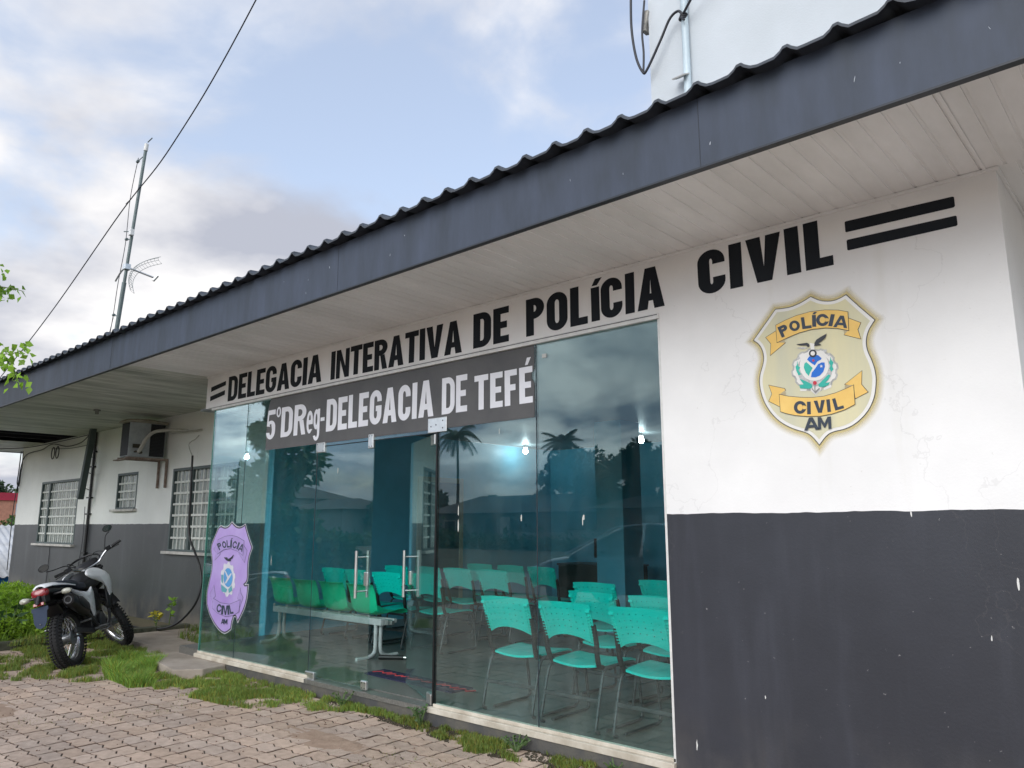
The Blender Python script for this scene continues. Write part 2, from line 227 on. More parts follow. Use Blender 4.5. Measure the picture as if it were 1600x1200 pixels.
# emblem outlines on the wall plane (x, z in metres)
GOLD={'outline':[(-1.827,2.6185),(-1.6934,2.7682),(-1.6135,2.762),(-1.5455,2.778),(-1.4929,2.801),(-1.442,2.7664),(-1.3796,2.7521),(-1.3374,2.7587),(-1.3034,2.772),(-1.2447,2.6965),(-1.1785,2.6169),(-1.2111,2.5742),(-1.2299,2.5178),(-1.2286,2.4582),(-1.2064,2.3959),(-1.1943,2.3274),(-1.1999,2.2617),(-1.2153,2.1974),(-1.2514,2.1353),(-1.3105,2.0831),(-1.3682,2.0591),(-1.4336,2.0521),(-1.4724,2.0299),(-1.5045,1.9918),(-1.531,2.0304),(-1.5671,2.059),(-1.6347,2.082),(-1.7026,2.1232),(-1.7532,2.1768),(-1.7941,2.2531),(-1.812,2.337),(-1.8079,2.4005),(-1.7858,2.4526),(-1.773,2.5059),(-1.7833,2.5629),(-1.8045,2.5989)],'tails':[[(-1.7013,2.6499),(-1.7646,2.6214),(-1.7366,2.5795),(-1.7446,2.5122),(-1.6539,2.5711),(-1.6675,2.5909)],[(-1.2991,2.6516),(-1.237,2.614),(-1.2552,2.5793),(-1.2441,2.5269),(-1.3255,2.5629),(-1.3109,2.6058)],[(-1.7647,2.3378),(-1.6755,2.3073),(-1.6712,2.2981),(-1.7059,2.2769),(-1.7077,2.2064),(-1.7708,2.2462),(-1.7493,2.2854)],[(-1.344,2.2912),(-1.2525,2.3517),(-1.2605,2.2799),(-1.2315,2.2356),(-1.2963,2.2087),(-1.3016,2.2767)]],'folds':[[(-1.6983,2.5824),(-1.6539,2.5711),(-1.6548,2.5939)],[(-1.3277,2.592),(-1.3028,2.5829),(-1.3254,2.5643)],[(-1.6712,2.2981),(-1.6697,2.2704),(-1.7058,2.2779)],[(-1.3442,2.2875),(-1.3004,2.2803),(-1.347,2.2639)]],'bands':[[(-1.6991,2.6826),(-1.645,2.7007),(-1.5795,2.7164),(-1.5013,2.724),(-1.4165,2.7186),(-1.3483,2.7044),(-1.2978,2.685),(-1.3015,2.5827),(-1.3562,2.6043),(-1.4241,2.6196),(-1.4991,2.6236),(-1.567,2.6165),(-1.627,2.6018),(-1.6984,2.5809)],[(-1.7059,2.2769),(-1.6545,2.2599),(-1.5886,2.2462),(-1.5238,2.238),(-1.4596,2.2377),(-1.3959,2.249),(-1.3461,2.2638),(-1.3004,2.2803),(-1.3018,2.1776),(-1.3548,2.1549),(-1.4222,2.1388),(-1.4903,2.1324),(-1.5589,2.1381),(-1.6239,2.15),(-1.6755,2.1661),(-1.7061,2.1802)]],'white':[[(-1.3884,2.3773),(-1.3895,2.3683),(-1.3915,2.3595),(-1.3869,2.3481),(-1.3907,2.3392),(-1.3952,2.3308),(-1.4069,2.3274),(-1.4126,2.3205),(-1.4189,2.314),(-1.4208,2.3022),(-1.4288,2.2966),(-1.4373,2.2917),(-1.4497,2.2945),(-1.4585,2.2913),(-1.4677,2.289),(-1.4756,2.2799),(-1.4858,2.279),(-1.4962,2.279),(-1.5061,2.2873),(-1.5158,2.2888),(-1.5254,2.2912),(-1.5374,2.2873),(-1.5473,2.2915),(-1.5568,2.2965),(-1.5613,2.3082),(-1.5694,2.3143),(-1.5769,2.3209),(-1.5899,2.3234),(-1.5967,2.3317),(-1.6027,2.3404),(-1.6004,2.3525),(-1.6045,2.3614),(-1.6077,2.3705),(-1.6183,2.3789),(-1.6199,2.389),(-1.6207,2.3992),(-1.6121,2.4082),(-1.611,2.4175),(-1.609,2.4266),(-1.6141,2.4386),(-1.6101,2.4477),(-1.6053,2.4564),(-1.5928,2.4597),(-1.5868,2.4668),(-1.5802,2.4734),(-1.5783,2.4856),(-1.5699,2.4912),(-1.561,2.496),(-1.548,2.4927),(-1.5388,2.4957),(-1.5294,2.4979),(-1.5213,2.5069),(-1.5109,2.5074),(-1.5003,2.5071),(-1.4904,2.4983),(-1.4807,2.4964),(-1.4711,2.4937),(-1.4592,2.4972),(-1.4495,2.4927),(-1.4403,2.4874),(-1.4359,2.4756),(-1.4282,2.4694),(-1.4211,2.4627),(-1.4086,2.4599),(-1.4023,2.4517),(-1.3967,2.443),(-1.3989,2.4313),(-1.3952,2.4226),(-1.3922,2.4137),(-1.3824,2.4055),(-1.381,2.3957),(-1.3804,2.3859)],[(-1.5323,2.3027),(-1.5132,2.3052),(-1.5034,2.3112),(-1.4946,2.3029),(-1.4675,2.2924),(-1.4735,2.274),(-1.5031,2.2512),(-1.5272,2.2756)],[(-1.5897,2.3001),(-1.5471,2.2949),(-1.553,2.2787),(-1.5862,2.2826)],[(-1.4588,2.2842),(-1.4163,2.3003),(-1.4153,2.2836),(-1.4552,2.2718)],[(-1.5166,2.5487),(-1.4888,2.5393),(-1.4913,2.5055),(-1.51,2.5084)]],'grey':[[(-1.4042,2.3794),(-1.4081,2.3593),(-1.4165,2.3408),(-1.4289,2.3249),(-1.4448,2.3122),(-1.4634,2.3035),(-1.4839,2.2991),(-1.5052,2.2994),(-1.5263,2.3043),(-1.5461,2.3138),(-1.5637,2.3272),(-1.578,2.3441),(-1.5884,2.3635),(-1.5943,2.3844),(-1.5952,2.4058),(-1.5912,2.4266),(-1.5825,2.4456),(-1.5696,2.4619),(-1.553,2.4746),(-1.5338,2.4831),(-1.5128,2.4869),(-1.4913,2.486),(-1.4703,2.4804),(-1.4508,2.4705),(-1.4338,2.4567),(-1.4201,2.4398),(-1.4103,2.4207),(-1.405,2.4002)],[(-1.4453,2.4935),(-1.4287,2.4981),(-1.4226,2.4875),(-1.4393,2.4805)],[(-1.4238,2.4709),(-1.4074,2.4755),(-1.4037,2.463),(-1.4202,2.4583)],[(-1.592,2.4718),(-1.5769,2.4794),(-1.573,2.4665),(-1.5879,2.4613)],[(-1.5926,2.5313),(-1.5539,2.5301),(-1.5258,2.5207),(-1.5548,2.5179)]],'white2':[[(-1.4212,2.4033),(-1.4245,2.3851),(-1.4316,2.3684),(-1.442,2.354),(-1.4553,2.3425),(-1.4709,2.3345),(-1.488,2.3305),(-1.5057,2.3307),(-1.5232,2.3351),(-1.5396,2.3434),(-1.5541,2.3554),(-1.5659,2.3705),(-1.5744,2.3878),(-1.5791,2.4066),(-1.5798,2.4257),(-1.5764,2.4444),(-1.5691,2.4615),(-1.5582,2.4762),(-1.5445,2.4877),(-1.5285,2.4955),(-1.5111,2.4991),(-1.4932,2.4985),(-1.4757,2.4937),(-1.4596,2.4849),(-1.4455,2.4726),(-1.4341,2.4575),(-1.4261,2.4404),(-1.4217,2.422)]],'blue':[[(-1.5353,2.4561),(-1.5222,2.4712),(-1.5004,2.4777),(-1.4727,2.471),(-1.4554,2.4515),(-1.4583,2.4447),(-1.48,2.4358),(-1.4955,2.4162),(-1.5088,2.4278),(-1.5244,2.4423)],[(-1.4412,2.4253),(-1.4407,2.4013),(-1.452,2.3741),(-1.472,2.3552),(-1.4959,2.3487),(-1.5214,2.3535),(-1.5149,2.3778),(-1.492,2.4012),(-1.4764,2.4208),(-1.4572,2.4277)]],'teal':[[(-1.5411,2.4422),(-1.5234,2.4226),(-1.5083,2.4035),(-1.5243,2.379),(-1.5327,2.3617),(-1.5478,2.3822),(-1.5566,2.4127),(-1.5522,2.4341)],[(-1.5906,2.4568),(-1.5879,2.4269),(-1.5766,2.4155),(-1.5872,2.4023),(-1.5746,2.3761),(-1.5893,2.3732),(-1.5996,2.3991),(-1.6027,2.4241),(-1.5948,2.4328)],[(-1.4067,2.4539),(-1.4037,2.4342),(-1.3935,2.4184),(-1.4017,2.4005),(-1.3964,2.3807),(-1.4088,2.3682),(-1.4186,2.3886),(-1.4107,2.4018),(-1.4172,2.4195),(-1.4105,2.4352)],[(-1.5859,2.3532),(-1.549,2.3338),(-1.5197,2.3132),(-1.5162,2.2959),(-1.5333,2.2884),(-1.5851,2.2971),(-1.5885,2.3169),(-1.5644,2.3188)],[(-1.485,2.3065),(-1.4553,2.3314),(-1.4257,2.3562),(-1.4147,2.3499),(-1.4279,2.3279),(-1.4475,2.3113),(-1.4199,2.3126),(-1.4302,2.2973),(-1.4585,2.2889),(-1.4813,2.2941)]],'black':[[(-1.4794,2.4818),(-1.4809,2.4751),(-1.4844,2.4694),(-1.4895,2.4652),(-1.4957,2.463),(-1.5025,2.4629),(-1.509,2.465),(-1.5148,2.469),(-1.5192,2.4747),(-1.5219,2.4813),(-1.5224,2.4884),(-1.5209,2.4951),(-1.5173,2.5008),(-1.5122,2.505),(-1.5059,2.5072),(-1.4992,2.5072),(-1.4926,2.5051),(-1.4869,2.501),(-1.4825,2.4954),(-1.4799,2.4888)],[(-1.5901,2.5523),(-1.562,2.5512),(-1.5284,2.5506),(-1.5171,2.5414),(-1.5166,2.5281),(-1.5254,2.5256),(-1.5342,2.5368),(-1.5628,2.5404)],[(-1.4898,2.5248),(-1.487,2.5439),(-1.4755,2.5591),(-1.4511,2.5712),(-1.4165,2.5847),(-1.4262,2.5607),(-1.4532,2.5433),(-1.4653,2.5379),(-1.449,2.5246),(-1.4686,2.5253)]],'white3':[[(-1.4887,2.4832),(-1.4896,2.4794),(-1.4915,2.4762),(-1.4944,2.4738),(-1.4979,2.4726),(-1.5017,2.4725),(-1.5055,2.4737),(-1.5087,2.476),(-1.5112,2.4792),(-1.5127,2.4829),(-1.513,2.4869),(-1.5121,2.4907),(-1.5101,2.4939),(-1.5072,2.4963),(-1.5037,2.4976),(-1.4999,2.4976),(-1.4962,2.4964),(-1.4929,2.4941),(-1.4904,2.4909),(-1.489,2.4871)],[(-1.4591,2.4159),(-1.4568,2.4093),(-1.4504,2.4074),(-1.4558,2.4039),(-1.454,2.3974),(-1.4597,2.402),(-1.4655,2.399),(-1.4632,2.4049),(-1.4679,2.4099),(-1.4618,2.41)]],'red':[[(-1.494,2.4436),(-1.4951,2.4404),(-1.4977,2.4383),(-1.501,2.4379),(-1.5042,2.4393),(-1.5064,2.4421),(-1.5071,2.4456),(-1.5059,2.4488),(-1.5033,2.4509),(-1.5,2.4513),(-1.4968,2.45),(-1.4946,2.4471)],[(-1.4908,2.3168),(-1.4922,2.3122),(-1.4954,2.3087),(-1.4999,2.3072),(-1.5046,2.3078),(-1.5087,2.3104),(-1.5114,2.3146),(-1.5121,2.3195),(-1.5107,2.3241),(-1.5075,2.3275),(-1.503,2.3291),(-1.4983,2.3285),(-1.4941,2.3258),(-1.4915,2.3217)]],'anchor':[[(-1.5045,2.3089),(-1.4998,2.3083),(-1.5016,2.2726),(-1.4818,2.287),(-1.4765,2.2839),(-1.5026,2.2584),(-1.5216,2.287),(-1.5167,2.2902),(-1.5071,2.2732)]],'letters':[('P',(-1.6687,2.6027),(0.044,0.012),(-0.0227,0.065)),('O',(-1.6163,2.627),(0.0536,0.0043),(-0.0103,0.0615)),('L',(-1.5484,2.6322),(0.0474,-0.0015),(-0.0044,0.069)),('Í',(-1.4925,2.6362),(0.0197,-0.0028),(0.0027,0.0677)),('C',(-1.4698,2.6351),(0.0611,-0.0086),(0.0028,0.0695)),('I',(-1.406,2.6252),(0.019,-0.0048),(0.0197,0.0644)),('A',(-1.3805,2.6153),(0.0656,-0.0178),(0.0153,0.0649)),('C',(-1.6305,2.1583),(0.0619,-0.0061),(0.0051,0.072)),('I',(-1.5568,2.1482),(0.0184,-0.0014),(0.0039,0.0703)),('V',(-1.5164,2.1504),(0.0544,-0.0015),(0.0004,0.0691)),('I',(-1.446,2.1494),(0.0169,0.0002),(-0.0018,0.0694)),('L',(-1.4042,2.1531),(0.0421,0.008),(-0.0127,0.0656)),('A',(-1.5796,2.0593),(0.0735,-0.001),(0.0002,0.0702)),('M',(-1.5031,2.0594),(0.0638,-0.002),(0.0016,0.067))]}
PURPLE={'outline':[(-7.8465,1.574),(-7.7517,1.5264),(-7.6561,1.5171),(-7.5669,1.5475),(-7.4959,1.4341),(-7.4036,1.3231),(-7.4599,1.2285),(-7.4689,1.1146),(-7.4532,1.0022),(-7.485,0.9669),(-7.5235,0.9482),(-7.4987,0.9302),(-7.4407,0.9353),(-7.4452,0.8232),(-7.4875,0.709),(-7.5962,0.5782),(-7.6367,0.6256),(-7.69,0.6251),(-7.7216,0.5628),(-7.7352,0.4884),(-7.8571,0.427),(-8.0349,0.4862),(-8.2011,0.6015),(-8.2721,0.7031),(-8.2897,0.8213),(-8.2512,0.943),(-8.2128,1.0647),(-8.2132,1.1731),(-8.2789,1.3076),(-8.1938,1.4282),(-8.1088,1.5443),(-8.0048,1.5141),(-7.9085,1.5286)],'tails':[[(-8.1265,1.3465),(-8.2052,1.2943),(-8.1444,1.2592),(-8.1652,1.1744),(-8.054,1.2397),(-8.0744,1.2968)],[(-7.5647,1.341),(-7.49,1.2906),(-7.5278,1.1696),(-7.6539,1.256),(-7.5922,1.2828)],[(-8.1445,0.9063),(-8.2195,0.8133),(-8.1574,0.7341),(-8.1242,0.6774),(-8.1376,0.7706),(-8.096,0.7943)],[(-7.58,0.9057),(-7.6244,0.8013),(-7.5791,0.7702),(-7.5676,0.7147),(-7.5116,0.8137),(-7.5623,0.8558)]],'bands':[[(-8.1254,1.3925),(-7.9691,1.4325),(-7.8246,1.4432),(-7.7039,1.43),(-7.5592,1.3896),(-7.5638,1.2396),(-7.6853,1.2831),(-7.8309,1.3072),(-7.9747,1.2927),(-8.1118,1.2419)],[(-8.1376,0.7706),(-7.9713,0.7317),(-7.7787,0.7291),(-7.5653,0.7879),(-7.5734,0.6695),(-7.6942,0.6214),(-7.8568,0.6013),(-8.03,0.6256),(-8.1481,0.6699)]],'white':[[(-7.7093,0.9909),(-7.708,0.9744),(-7.7081,0.958),(-7.6911,0.9362),(-7.6947,0.9185),(-7.7,0.9015),(-7.7237,0.8972),(-7.7311,0.884),(-7.7398,0.8718),(-7.7363,0.8442),(-7.7487,0.8332),(-7.7622,0.8239),(-7.7853,0.8365),(-7.7987,0.8314),(-7.8128,0.828),(-7.8243,0.8048),(-7.8411,0.8048),(-7.8579,0.8068),(-7.8715,0.8316),(-7.8861,0.8368),(-7.9003,0.8436),(-7.9229,0.8338),(-7.9377,0.8449),(-7.9515,0.8577),(-7.9501,0.8856),(-7.9602,0.8992),(-7.969,0.9138),(-7.9943,0.9215),(-8.0013,0.9397),(-8.0066,0.9585),(-7.9904,0.9785),(-7.992,0.9954),(-7.9919,1.0122),(-8.0099,1.0347),(-8.0063,1.0529),(-8.0008,1.0704),(-7.976,1.0745),(-7.9683,1.088),(-7.9594,1.1003),(-7.9631,1.1289),(-7.9502,1.1399),(-7.9362,1.1491),(-7.9124,1.1356),(-7.8986,1.1404),(-7.8843,1.1435),(-7.8726,1.1669),(-7.8556,1.1664),(-7.8386,1.1639),(-7.825,1.1384),(-7.8105,1.1328),(-7.7965,1.1257),(-7.7741,1.135),(-7.7597,1.1235),(-7.7463,1.1105),(-7.7477,1.0828),(-7.738,1.0692),(-7.7295,1.0546),(-7.7053,1.0468),(-7.6987,1.0288),(-7.6938,1.0104)],[(-7.9015,0.8427),(-7.8587,0.7931),(-7.8299,0.8467)]],'blue':[[(-7.7488,1.0065),(-7.7495,0.9761),(-7.7593,0.9484),(-7.7773,0.9258),(-7.8018,0.9107),(-7.8304,0.9044),(-7.8605,0.9077),(-7.889,0.9203),(-7.9132,0.9411),(-7.9307,0.968),(-7.9396,0.9983),(-7.939,1.0292),(-7.929,1.0574),(-7.9106,1.0801),(-7.8856,1.0952),(-7.8566,1.1011),(-7.8264,1.0973),(-7.798,1.0842),(-7.7743,1.0633),(-7.7573,1.0365)]],'white2':[[(-7.9193,1.0637),(-7.9007,1.0702),(-7.8402,1.0142),(-7.7854,1.0513),(-7.7678,1.0439),(-7.8245,0.9858),(-7.878,0.9369),(-7.9027,0.9415),(-7.857,0.996)]],'teal':[[(-7.9859,0.9259),(-7.8464,0.8804),(-7.8656,0.8447),(-7.9633,0.851)],[(-7.8226,0.8817),(-7.7571,0.9254),(-7.7387,0.8746),(-7.8055,0.8422)],[(-7.9922,1.0255),(-7.9508,1.0272),(-7.9454,0.9337),(-7.9826,0.9554)]],'black':[[(-7.9634,1.2097),(-7.8906,1.2116),(-7.8642,1.1947),(-7.7955,1.2199),(-7.7514,1.2467),(-7.775,1.2088),(-7.8155,1.1901),(-7.7945,1.1755),(-7.8611,1.1713),(-7.9108,1.1816)]],'red':[],'letters':[('P',(-8.0724,1.2824),(0.0671,0.0148),(-0.0678,0.0681)),('O',(-7.996,1.3042),(0.0762,0.008),(-0.0366,0.0726)),('L',(-7.9091,1.3141),(0.0577,0.0025),(-0.0189,0.0781)),('Í',(-7.8416,1.3153),(0.0336,-0.0006),(0.0009,0.0802)),('C',(-7.7979,1.3114),(0.0802,-0.0055),(0.0174,0.0767)),('I',(-7.7068,1.3037),(0.0296,-0.0041),(0.0374,0.0716)),('A',(-7.6745,1.2903),(0.0847,-0.0133),(0.0435,0.0729)),('C',(-8.0479,0.6301),(0.0923,0.002),(0.0071,0.0886)),('I',(-7.9405,0.6147),(0.0384,0.0015),(0.0009,0.0945)),('V',(-7.8943,0.6123),(0.0852,0.0063),(-0.013,0.0958)),('I',(-7.8,0.6215),(0.0349,0.0038),(-0.0264,0.094)),('L',(-7.7471,0.6322),(0.0632,0.0101),(-0.0442,0.0867)),('A',(-7.932,0.5176),(0.0621,0.003),(0.0006,0.055)),('M',(-7.8696,0.5192),(0.0637,0.0041),(-0.0034,0.0546))]}

# ------------------------------------------------------------------ mesh helpers
class MB:
    def __init__(s): s.v = []; s.f = []; s.m = []; s.c = []; s.cm = 0; s.cc = None
    def add(s, vs, fs):
        o = len(s.v); s.v += [tuple(p) for p in vs]
        for f in fs: s.f.append(tuple(i + o for i in f)); s.m.append(s.cm); s.c.append(s.cc or (1, 1, 1))
        return s
    def box(s, x0, y0, z0, x1, y1, z1):
        return s.add([(x0, y0, z0), (x1, y0, z0), (x1, y1, z0), (x0, y1, z0), (x0, y0, z1), (x1, y0, z1), (x1, y1, z1), (x0, y1, z1)],
                     [(3, 2, 1, 0), (4, 5, 6, 7), (0, 1, 5, 4), (1, 2, 6, 5), (2, 3, 7, 6), (3, 0, 4, 7)])
    def obox(s, M, sx, sy, sz):
        vs = [M @ Vector((a * sx, b * sy, c * sz)) for c in (-.5, .5) for a, b in ((-.5, -.5), (.5, -.5), (.5, .5), (-.5, .5))]
        return s.add(vs, [(3, 2, 1, 0), (4, 5, 6, 7), (0, 1, 5, 4), (1, 2, 6, 5), (2, 3, 7, 6), (3, 0, 4, 7)])
    def rings(s, rs, closed=False, caps=True):
        n = len(rs[0]); vs = [p for r in rs for p in r]; fs = []
        k = len(rs)
        for i in range(k if closed else k - 1):
            a, b = i * n, ((i + 1) % k) * n
            for j in range(n): fs.append((a + j, a + (j + 1) % n, b + (j + 1) % n, b + j))
        if caps and not closed: fs.append(tuple(range(n))[::-1]); fs.append(tuple((k - 1) * n + j for j in range(n)))
        return s.add(vs, fs)
    def tube(s, pts, r, n=8, closed=False, caps=True):
        pts = [Vector(p) for p in pts]; k = len(pts)
        rr = r if isinstance(r, (list, tuple)) else [r] * k
        rs = []; up = None
        for i, p in enumerate(pts):
            if closed: t = pts[(i + 1) % k] - pts[i - 1]
            else: t = pts[min(i + 1, k - 1)] - pts[max(i - 1, 0)]
            if t.length < 1e-9: t = Vector((0, 0, 1))
            t.normalize()
            if up is None:
                up = Vector((0, 0, 1)) if abs(t.z) < .9 else Vector((1, 0, 0))
            a = t.cross(up)
            if a.length < 1e-6: a = t.cross(Vector((0, 1, 0)))
            a.normalize(); b = a.cross(t).normalized(); up = b
            rs.append([p + (a * math.cos(2 * math.pi * j / n) + b * math.sin(2 * math.pi * j / n)) * rr[i] for j in range(n)])
        return s.rings(rs, closed, caps)
    def cyl(s, a, b, r, n=16, r2=None): return s.tube([a, b], [r, r if r2 is None else r2], n)
    def loft(s, secs, n=16, e=2.5, axis='x'):
        """secs: (center, half width, half height); superellipse sections across x"""
        rs = []
        for c, hw, hh in secs:
            c = Vector(c); ring = []
            for j in range(n):
                a = 2 * math.pi * j / n; ca, sa = math.cos(a), math.sin(a)
                u = hw * math.copysign(abs(ca) ** (2 / e), ca); w = hh * math.copysign(abs(sa) ** (2 / e), sa)
                ring.append(c + (Vector((0, u, w)) if axis == 'x' else Vector((u, w, 0)) if axis == 'z' else Vector((u, 0, w))))
            rs.append(ring)
        return s.rings(rs)
    def lathe(s, prof, M, n=32):
        """prof (radius, axial) revolved about local y of M"""
        rs = []
        for r, h in prof: rs.append([M @ Vector((r * math.cos(2 * math.pi * j / n), h, r * math.sin(2 * math.pi * j / n))) for j in range(n)])
        return s.rings(rs, closed=False, caps=True)
    def prism(s, poly, f0, f1):
        n = len(poly); vs = [f0(p) for p in poly] + [f1(p) for p in poly]
        tris = tessellate_polygon([[Vector((p[0], p[1], 0)) for p in poly]])
        fs = [tuple(t) for t in tris] + [tuple(i + n for i in t[::-1]) for t in tris]
        fs += [(i, (i + 1) % n, (i + 1) % n + n, i + n) for i in range(n)]
        return s.add(vs, fs)
    def build(s, name, m, parent=None, smooth=None, bevel=0, loc=None):
        me = bpy.data.meshes.new(name); me.from_pydata(s.v, [], s.f)
        ms = m if isinstance(m, (list, tuple)) else [m]
        for x in ms: me.materials.append(x)
        if len(ms) > 1: me.polygons.foreach_set('material_index', s.m)
        if any(c != (1, 1, 1) for c in s.c):
            at = me.attributes.new('Col', 'FLOAT_COLOR', 'FACE')
            at.data.foreach_set('color', [x for c in s.c for x in (*c, 1.0)])
        me.validate(); me.update()
        if smooth is not None:
            me.polygons.foreach_set('use_smooth', [True] * len(me.polygons)); me.set_sharp_from_angle(angle=R_(smooth))
        o = bpy.data.objects.new(name, me); col.objects.link(o)
        if parent: o.parent = parent
        if loc: o.location = loc
        if bevel:
            b = o.modifiers.new('bevel', 'BEVEL'); b.width = bevel; b.segments = 2; b.limit_method = 'ANGLE'; b.angle_limit = R_(40)
        return o
def fix_normals(o):
    import bmesh
    bm = bmesh.new(); bm.from_mesh(o.data); bmesh.ops.recalc_face_normals(bm, faces=bm.faces); bm.to_mesh(o.data); bm.free(); return o
def np_mesh(name, verts, faces, m, colors=None, kind=None, parent=None):
    me = bpy.data.meshes.new(name); nv, nf, k = len(verts), len(faces), faces.shape[1]
    me.vertices.add(nv); me.vertices.foreach_set('co', verts.astype(np.float32).ravel())
    me.loops.add(nf * k); me.loops.foreach_set('vertex_index', faces.astype(np.int32).ravel())
    me.polygons.add(nf); me.polygons.foreach_set('loop_start', np.arange(nf, dtype=np.int32) * k)
    me.materials.append(m)
    if colors is not None:
        at = me.attributes.new('Col', 'FLOAT_COLOR', 'FACE'); at.data.foreach_set('color', np.c_[colors, np.ones(nf)].astype(np.float32).ravel())
    me.update(calc_edges=True); me.validate()
    o = bpy.data.objects.new(name, me); col.objects.link(o)
    if parent: o.parent = parent
    if kind: o['kind'] = kind
    return o
def tag(o, label, cat, group=None):
    o['label'] = label; o['category'] = cat
    if group: o['group'] = group
    return o
def thing(name, label, cat, loc=(0, 0, 0), rot=(0, 0, 0), group=None):
    o = bpy.data.objects.new(name, None); col.objects.link(o); o.empty_display_size = .2
    o.location = loc; o.rotation_euler = rot; return tag(o, label, cat, group)
def struct(o): o['kind'] = 'structure'; return o
def copy_tree(o, parent=None):
    c = o.copy(); col.objects.link(c); c.parent = parent
    for ch in o.children: copy_tree(ch, c)
    return c

# ------------------------------------------------------------------ lettering: hand drawn block capitals, unit height
def arc(cx, cy, rx, ry, a0, a1, n=7):
    return [(cx + rx * math.cos(R_(a0 + (a1 - a0) * i / n)), cy + ry * math.sin(R_(a0 + (a1 - a0) * i / n))) for i in range(n + 1)]
def rrect(x0, y0, x1, y1, rx, ry, cw=True):
    p = arc(x1 - rx, y1 - ry, rx, ry, 0, 90) + arc(x0 + rx, y1 - ry, rx, ry, 90, 180) + arc(x0 + rx, y0 + ry, rx, ry, 180, 270) + arc(x1 - rx, y0 + ry, rx, ry, 270, 360)
    return p
def glyph(ch, w=.5, s=.16, t=None, rr=.5):
    """loops of a letter of width w, height 1; s = stem, t = bar"""
    t = t or s * .95; rx = w * rr; ry = min(.5, rx * 1.15); ix, iy = max(.01, rx - s), max(.01, ry - t)
    if ch == 'I': return [[(0, 0), (s, 0), (s, 1), (0, 1)]]
    if ch == 'Í': return glyph('I', w, s, t) + [[(s * .1, 1.05), (s * .75, 1.05), (s * 1.35, 1.25), (s * .55, 1.25)]]
    if ch == 'L': return [[(0, 0), (w, 0), (w, t), (s, t), (s, 1), (0, 1)]]
    if ch == 'E': return [[(0, 0), (w, 0), (w, t), (s, t), (s, .5 - t / 2), (w * .88, .5 - t / 2), (w * .88, .5 + t / 2), (s, .5 + t / 2), (s, 1 - t), (w, 1 - t), (w, 1), (0, 1)]]
    if ch == 'É': return glyph('E', w, s, t) + [[(w * .45, 1.05), (w * .65, 1.05), (w * .9, 1.25), (w * .6, 1.25)]]
    if ch == 'F': return [[(0, 0), (s, 0), (s, .5 - t / 2), (w * .88, .5 - t / 2), (w * .88, .5 + t / 2), (s, .5 + t / 2), (s, 1 - t), (w, 1 - t), (w, 1), (0, 1)]]
    if ch == 'T': return [[((w - s) / 2, 0), ((w + s) / 2, 0), ((w + s) / 2, 1 - t), (w, 1 - t), (w, 1), (0, 1), (0, 1 - t), ((w - s) / 2, 1 - t)]]
    if ch == 'N': return [[(0, 0), (s * .9, 0), (s * .9, .62), (w - s * .95, 0), (w, 0), (w, 1), (w - s * .9, 1), (w - s * .9, .40), (s * .95, 1), (0, 1)]]
    if ch == 'M': return [[(0, 0), (s * .9, 0), (s * .9, .6), (w / 2 - s * .18, .12), (w / 2 + s * .18, .12), (w - s * .9, .6), (w - s * .9, 0), (w, 0), (w, 1), (w - s, 1), (w / 2, .48), (s, 1), (0, 1)]]
    if ch == 'V': return [[(w / 2 - s * .55, 0), (w / 2 + s * .55, 0), (w, 1), (w - s * 1.1, 1), (w / 2, .33), (s * 1.1, 1), (0, 1)]]
    if ch == 'A':
        o = [(0, 0), (s * 1.05, 0), (s * 1.05 + (w / 2 - s * .55) * .16, .2), (w - s * 1.05 - (w / 2 - s * .55) * .16, .2), (w - s * 1.05, 0), (w, 0), (w / 2 + s * .55, 1), (w / 2 - s * .55, 1)]
        a = .2 + t * .9; k = .72
        l = s * 1.05 + (w / 2 - s * .45) * a * .78
        return [o, [(l, a), (w - l, a), (w / 2, k)]]
    if ch == 'O': return [rrect(0, 0, w, 1, rx, ry), rrect(s, t, w - s, 1 - t, ix, iy)]
    if ch == 'D': return [[(0, 0)] + arc(w - rx, ry, rx, ry, 270, 360) + arc(w - rx, 1 - ry, rx, ry, 0, 90) + [(0, 1)],
                          [(s, t)] + arc(w - s - ix, t + iy, ix, iy, 270, 360) + arc(w - s - ix, 1 - t - iy, ix, iy, 0, 90) + [(s, 1 - t)]]
    if ch in 'CG':
        up = .66; lo = .36
        p = [(w, up)] + arc(w - rx, 1 - ry, rx, ry, 0, 90) + arc(rx, 1 - ry, rx, ry, 90, 180) + arc(rx, ry, rx, ry, 180, 270) + arc(w - rx, ry, rx, ry, 270, 360)
        if ch == 'C': p += [(w, lo), (w - s, lo)]
        else: p += [(w, .54), (w * .52, .54), (w * .52, .54 - t * .9), (w - s, .54 - t * .9)]
        p += arc(w - s - ix, t + iy, ix, iy, 360, 270) + arc(s + ix, t + iy, ix, iy, 270, 180) + arc(s + ix, 1 - t - iy, ix, iy, 180, 90) + arc(w - s - ix, 1 - t - iy, ix, iy, 90, 0) + [(w - s, up)]
        return [p]
    if ch in 'PR':
        m = .44 if ch == 'P' else .46; h = (1 - m) / 2; bx = min(w * .55, h)
        o = [(0, 0), (s, 0), (s, m)]
        if ch == 'R': o = [(0, 0), (s, 0), (s, m), (w * .45, m), (w - s, 0), (w, 0), (w * .78, m * 1.06)]
        o += arc(w - bx, m + h, bx, h, 285 if ch == 'R' else 270, 360) + arc(w - bx, m + h, bx, h, 0, 90) + [(0, 1)]
        jx, jh = max(.02, bx - s), h - t
        return [o, [(s, m + t)] + arc(w - s - jx, m + h, jx, jh, 270, 360) + arc(w - s - jx, m + h, jx, jh, 0, 90) + [(s, 1 - t)]]
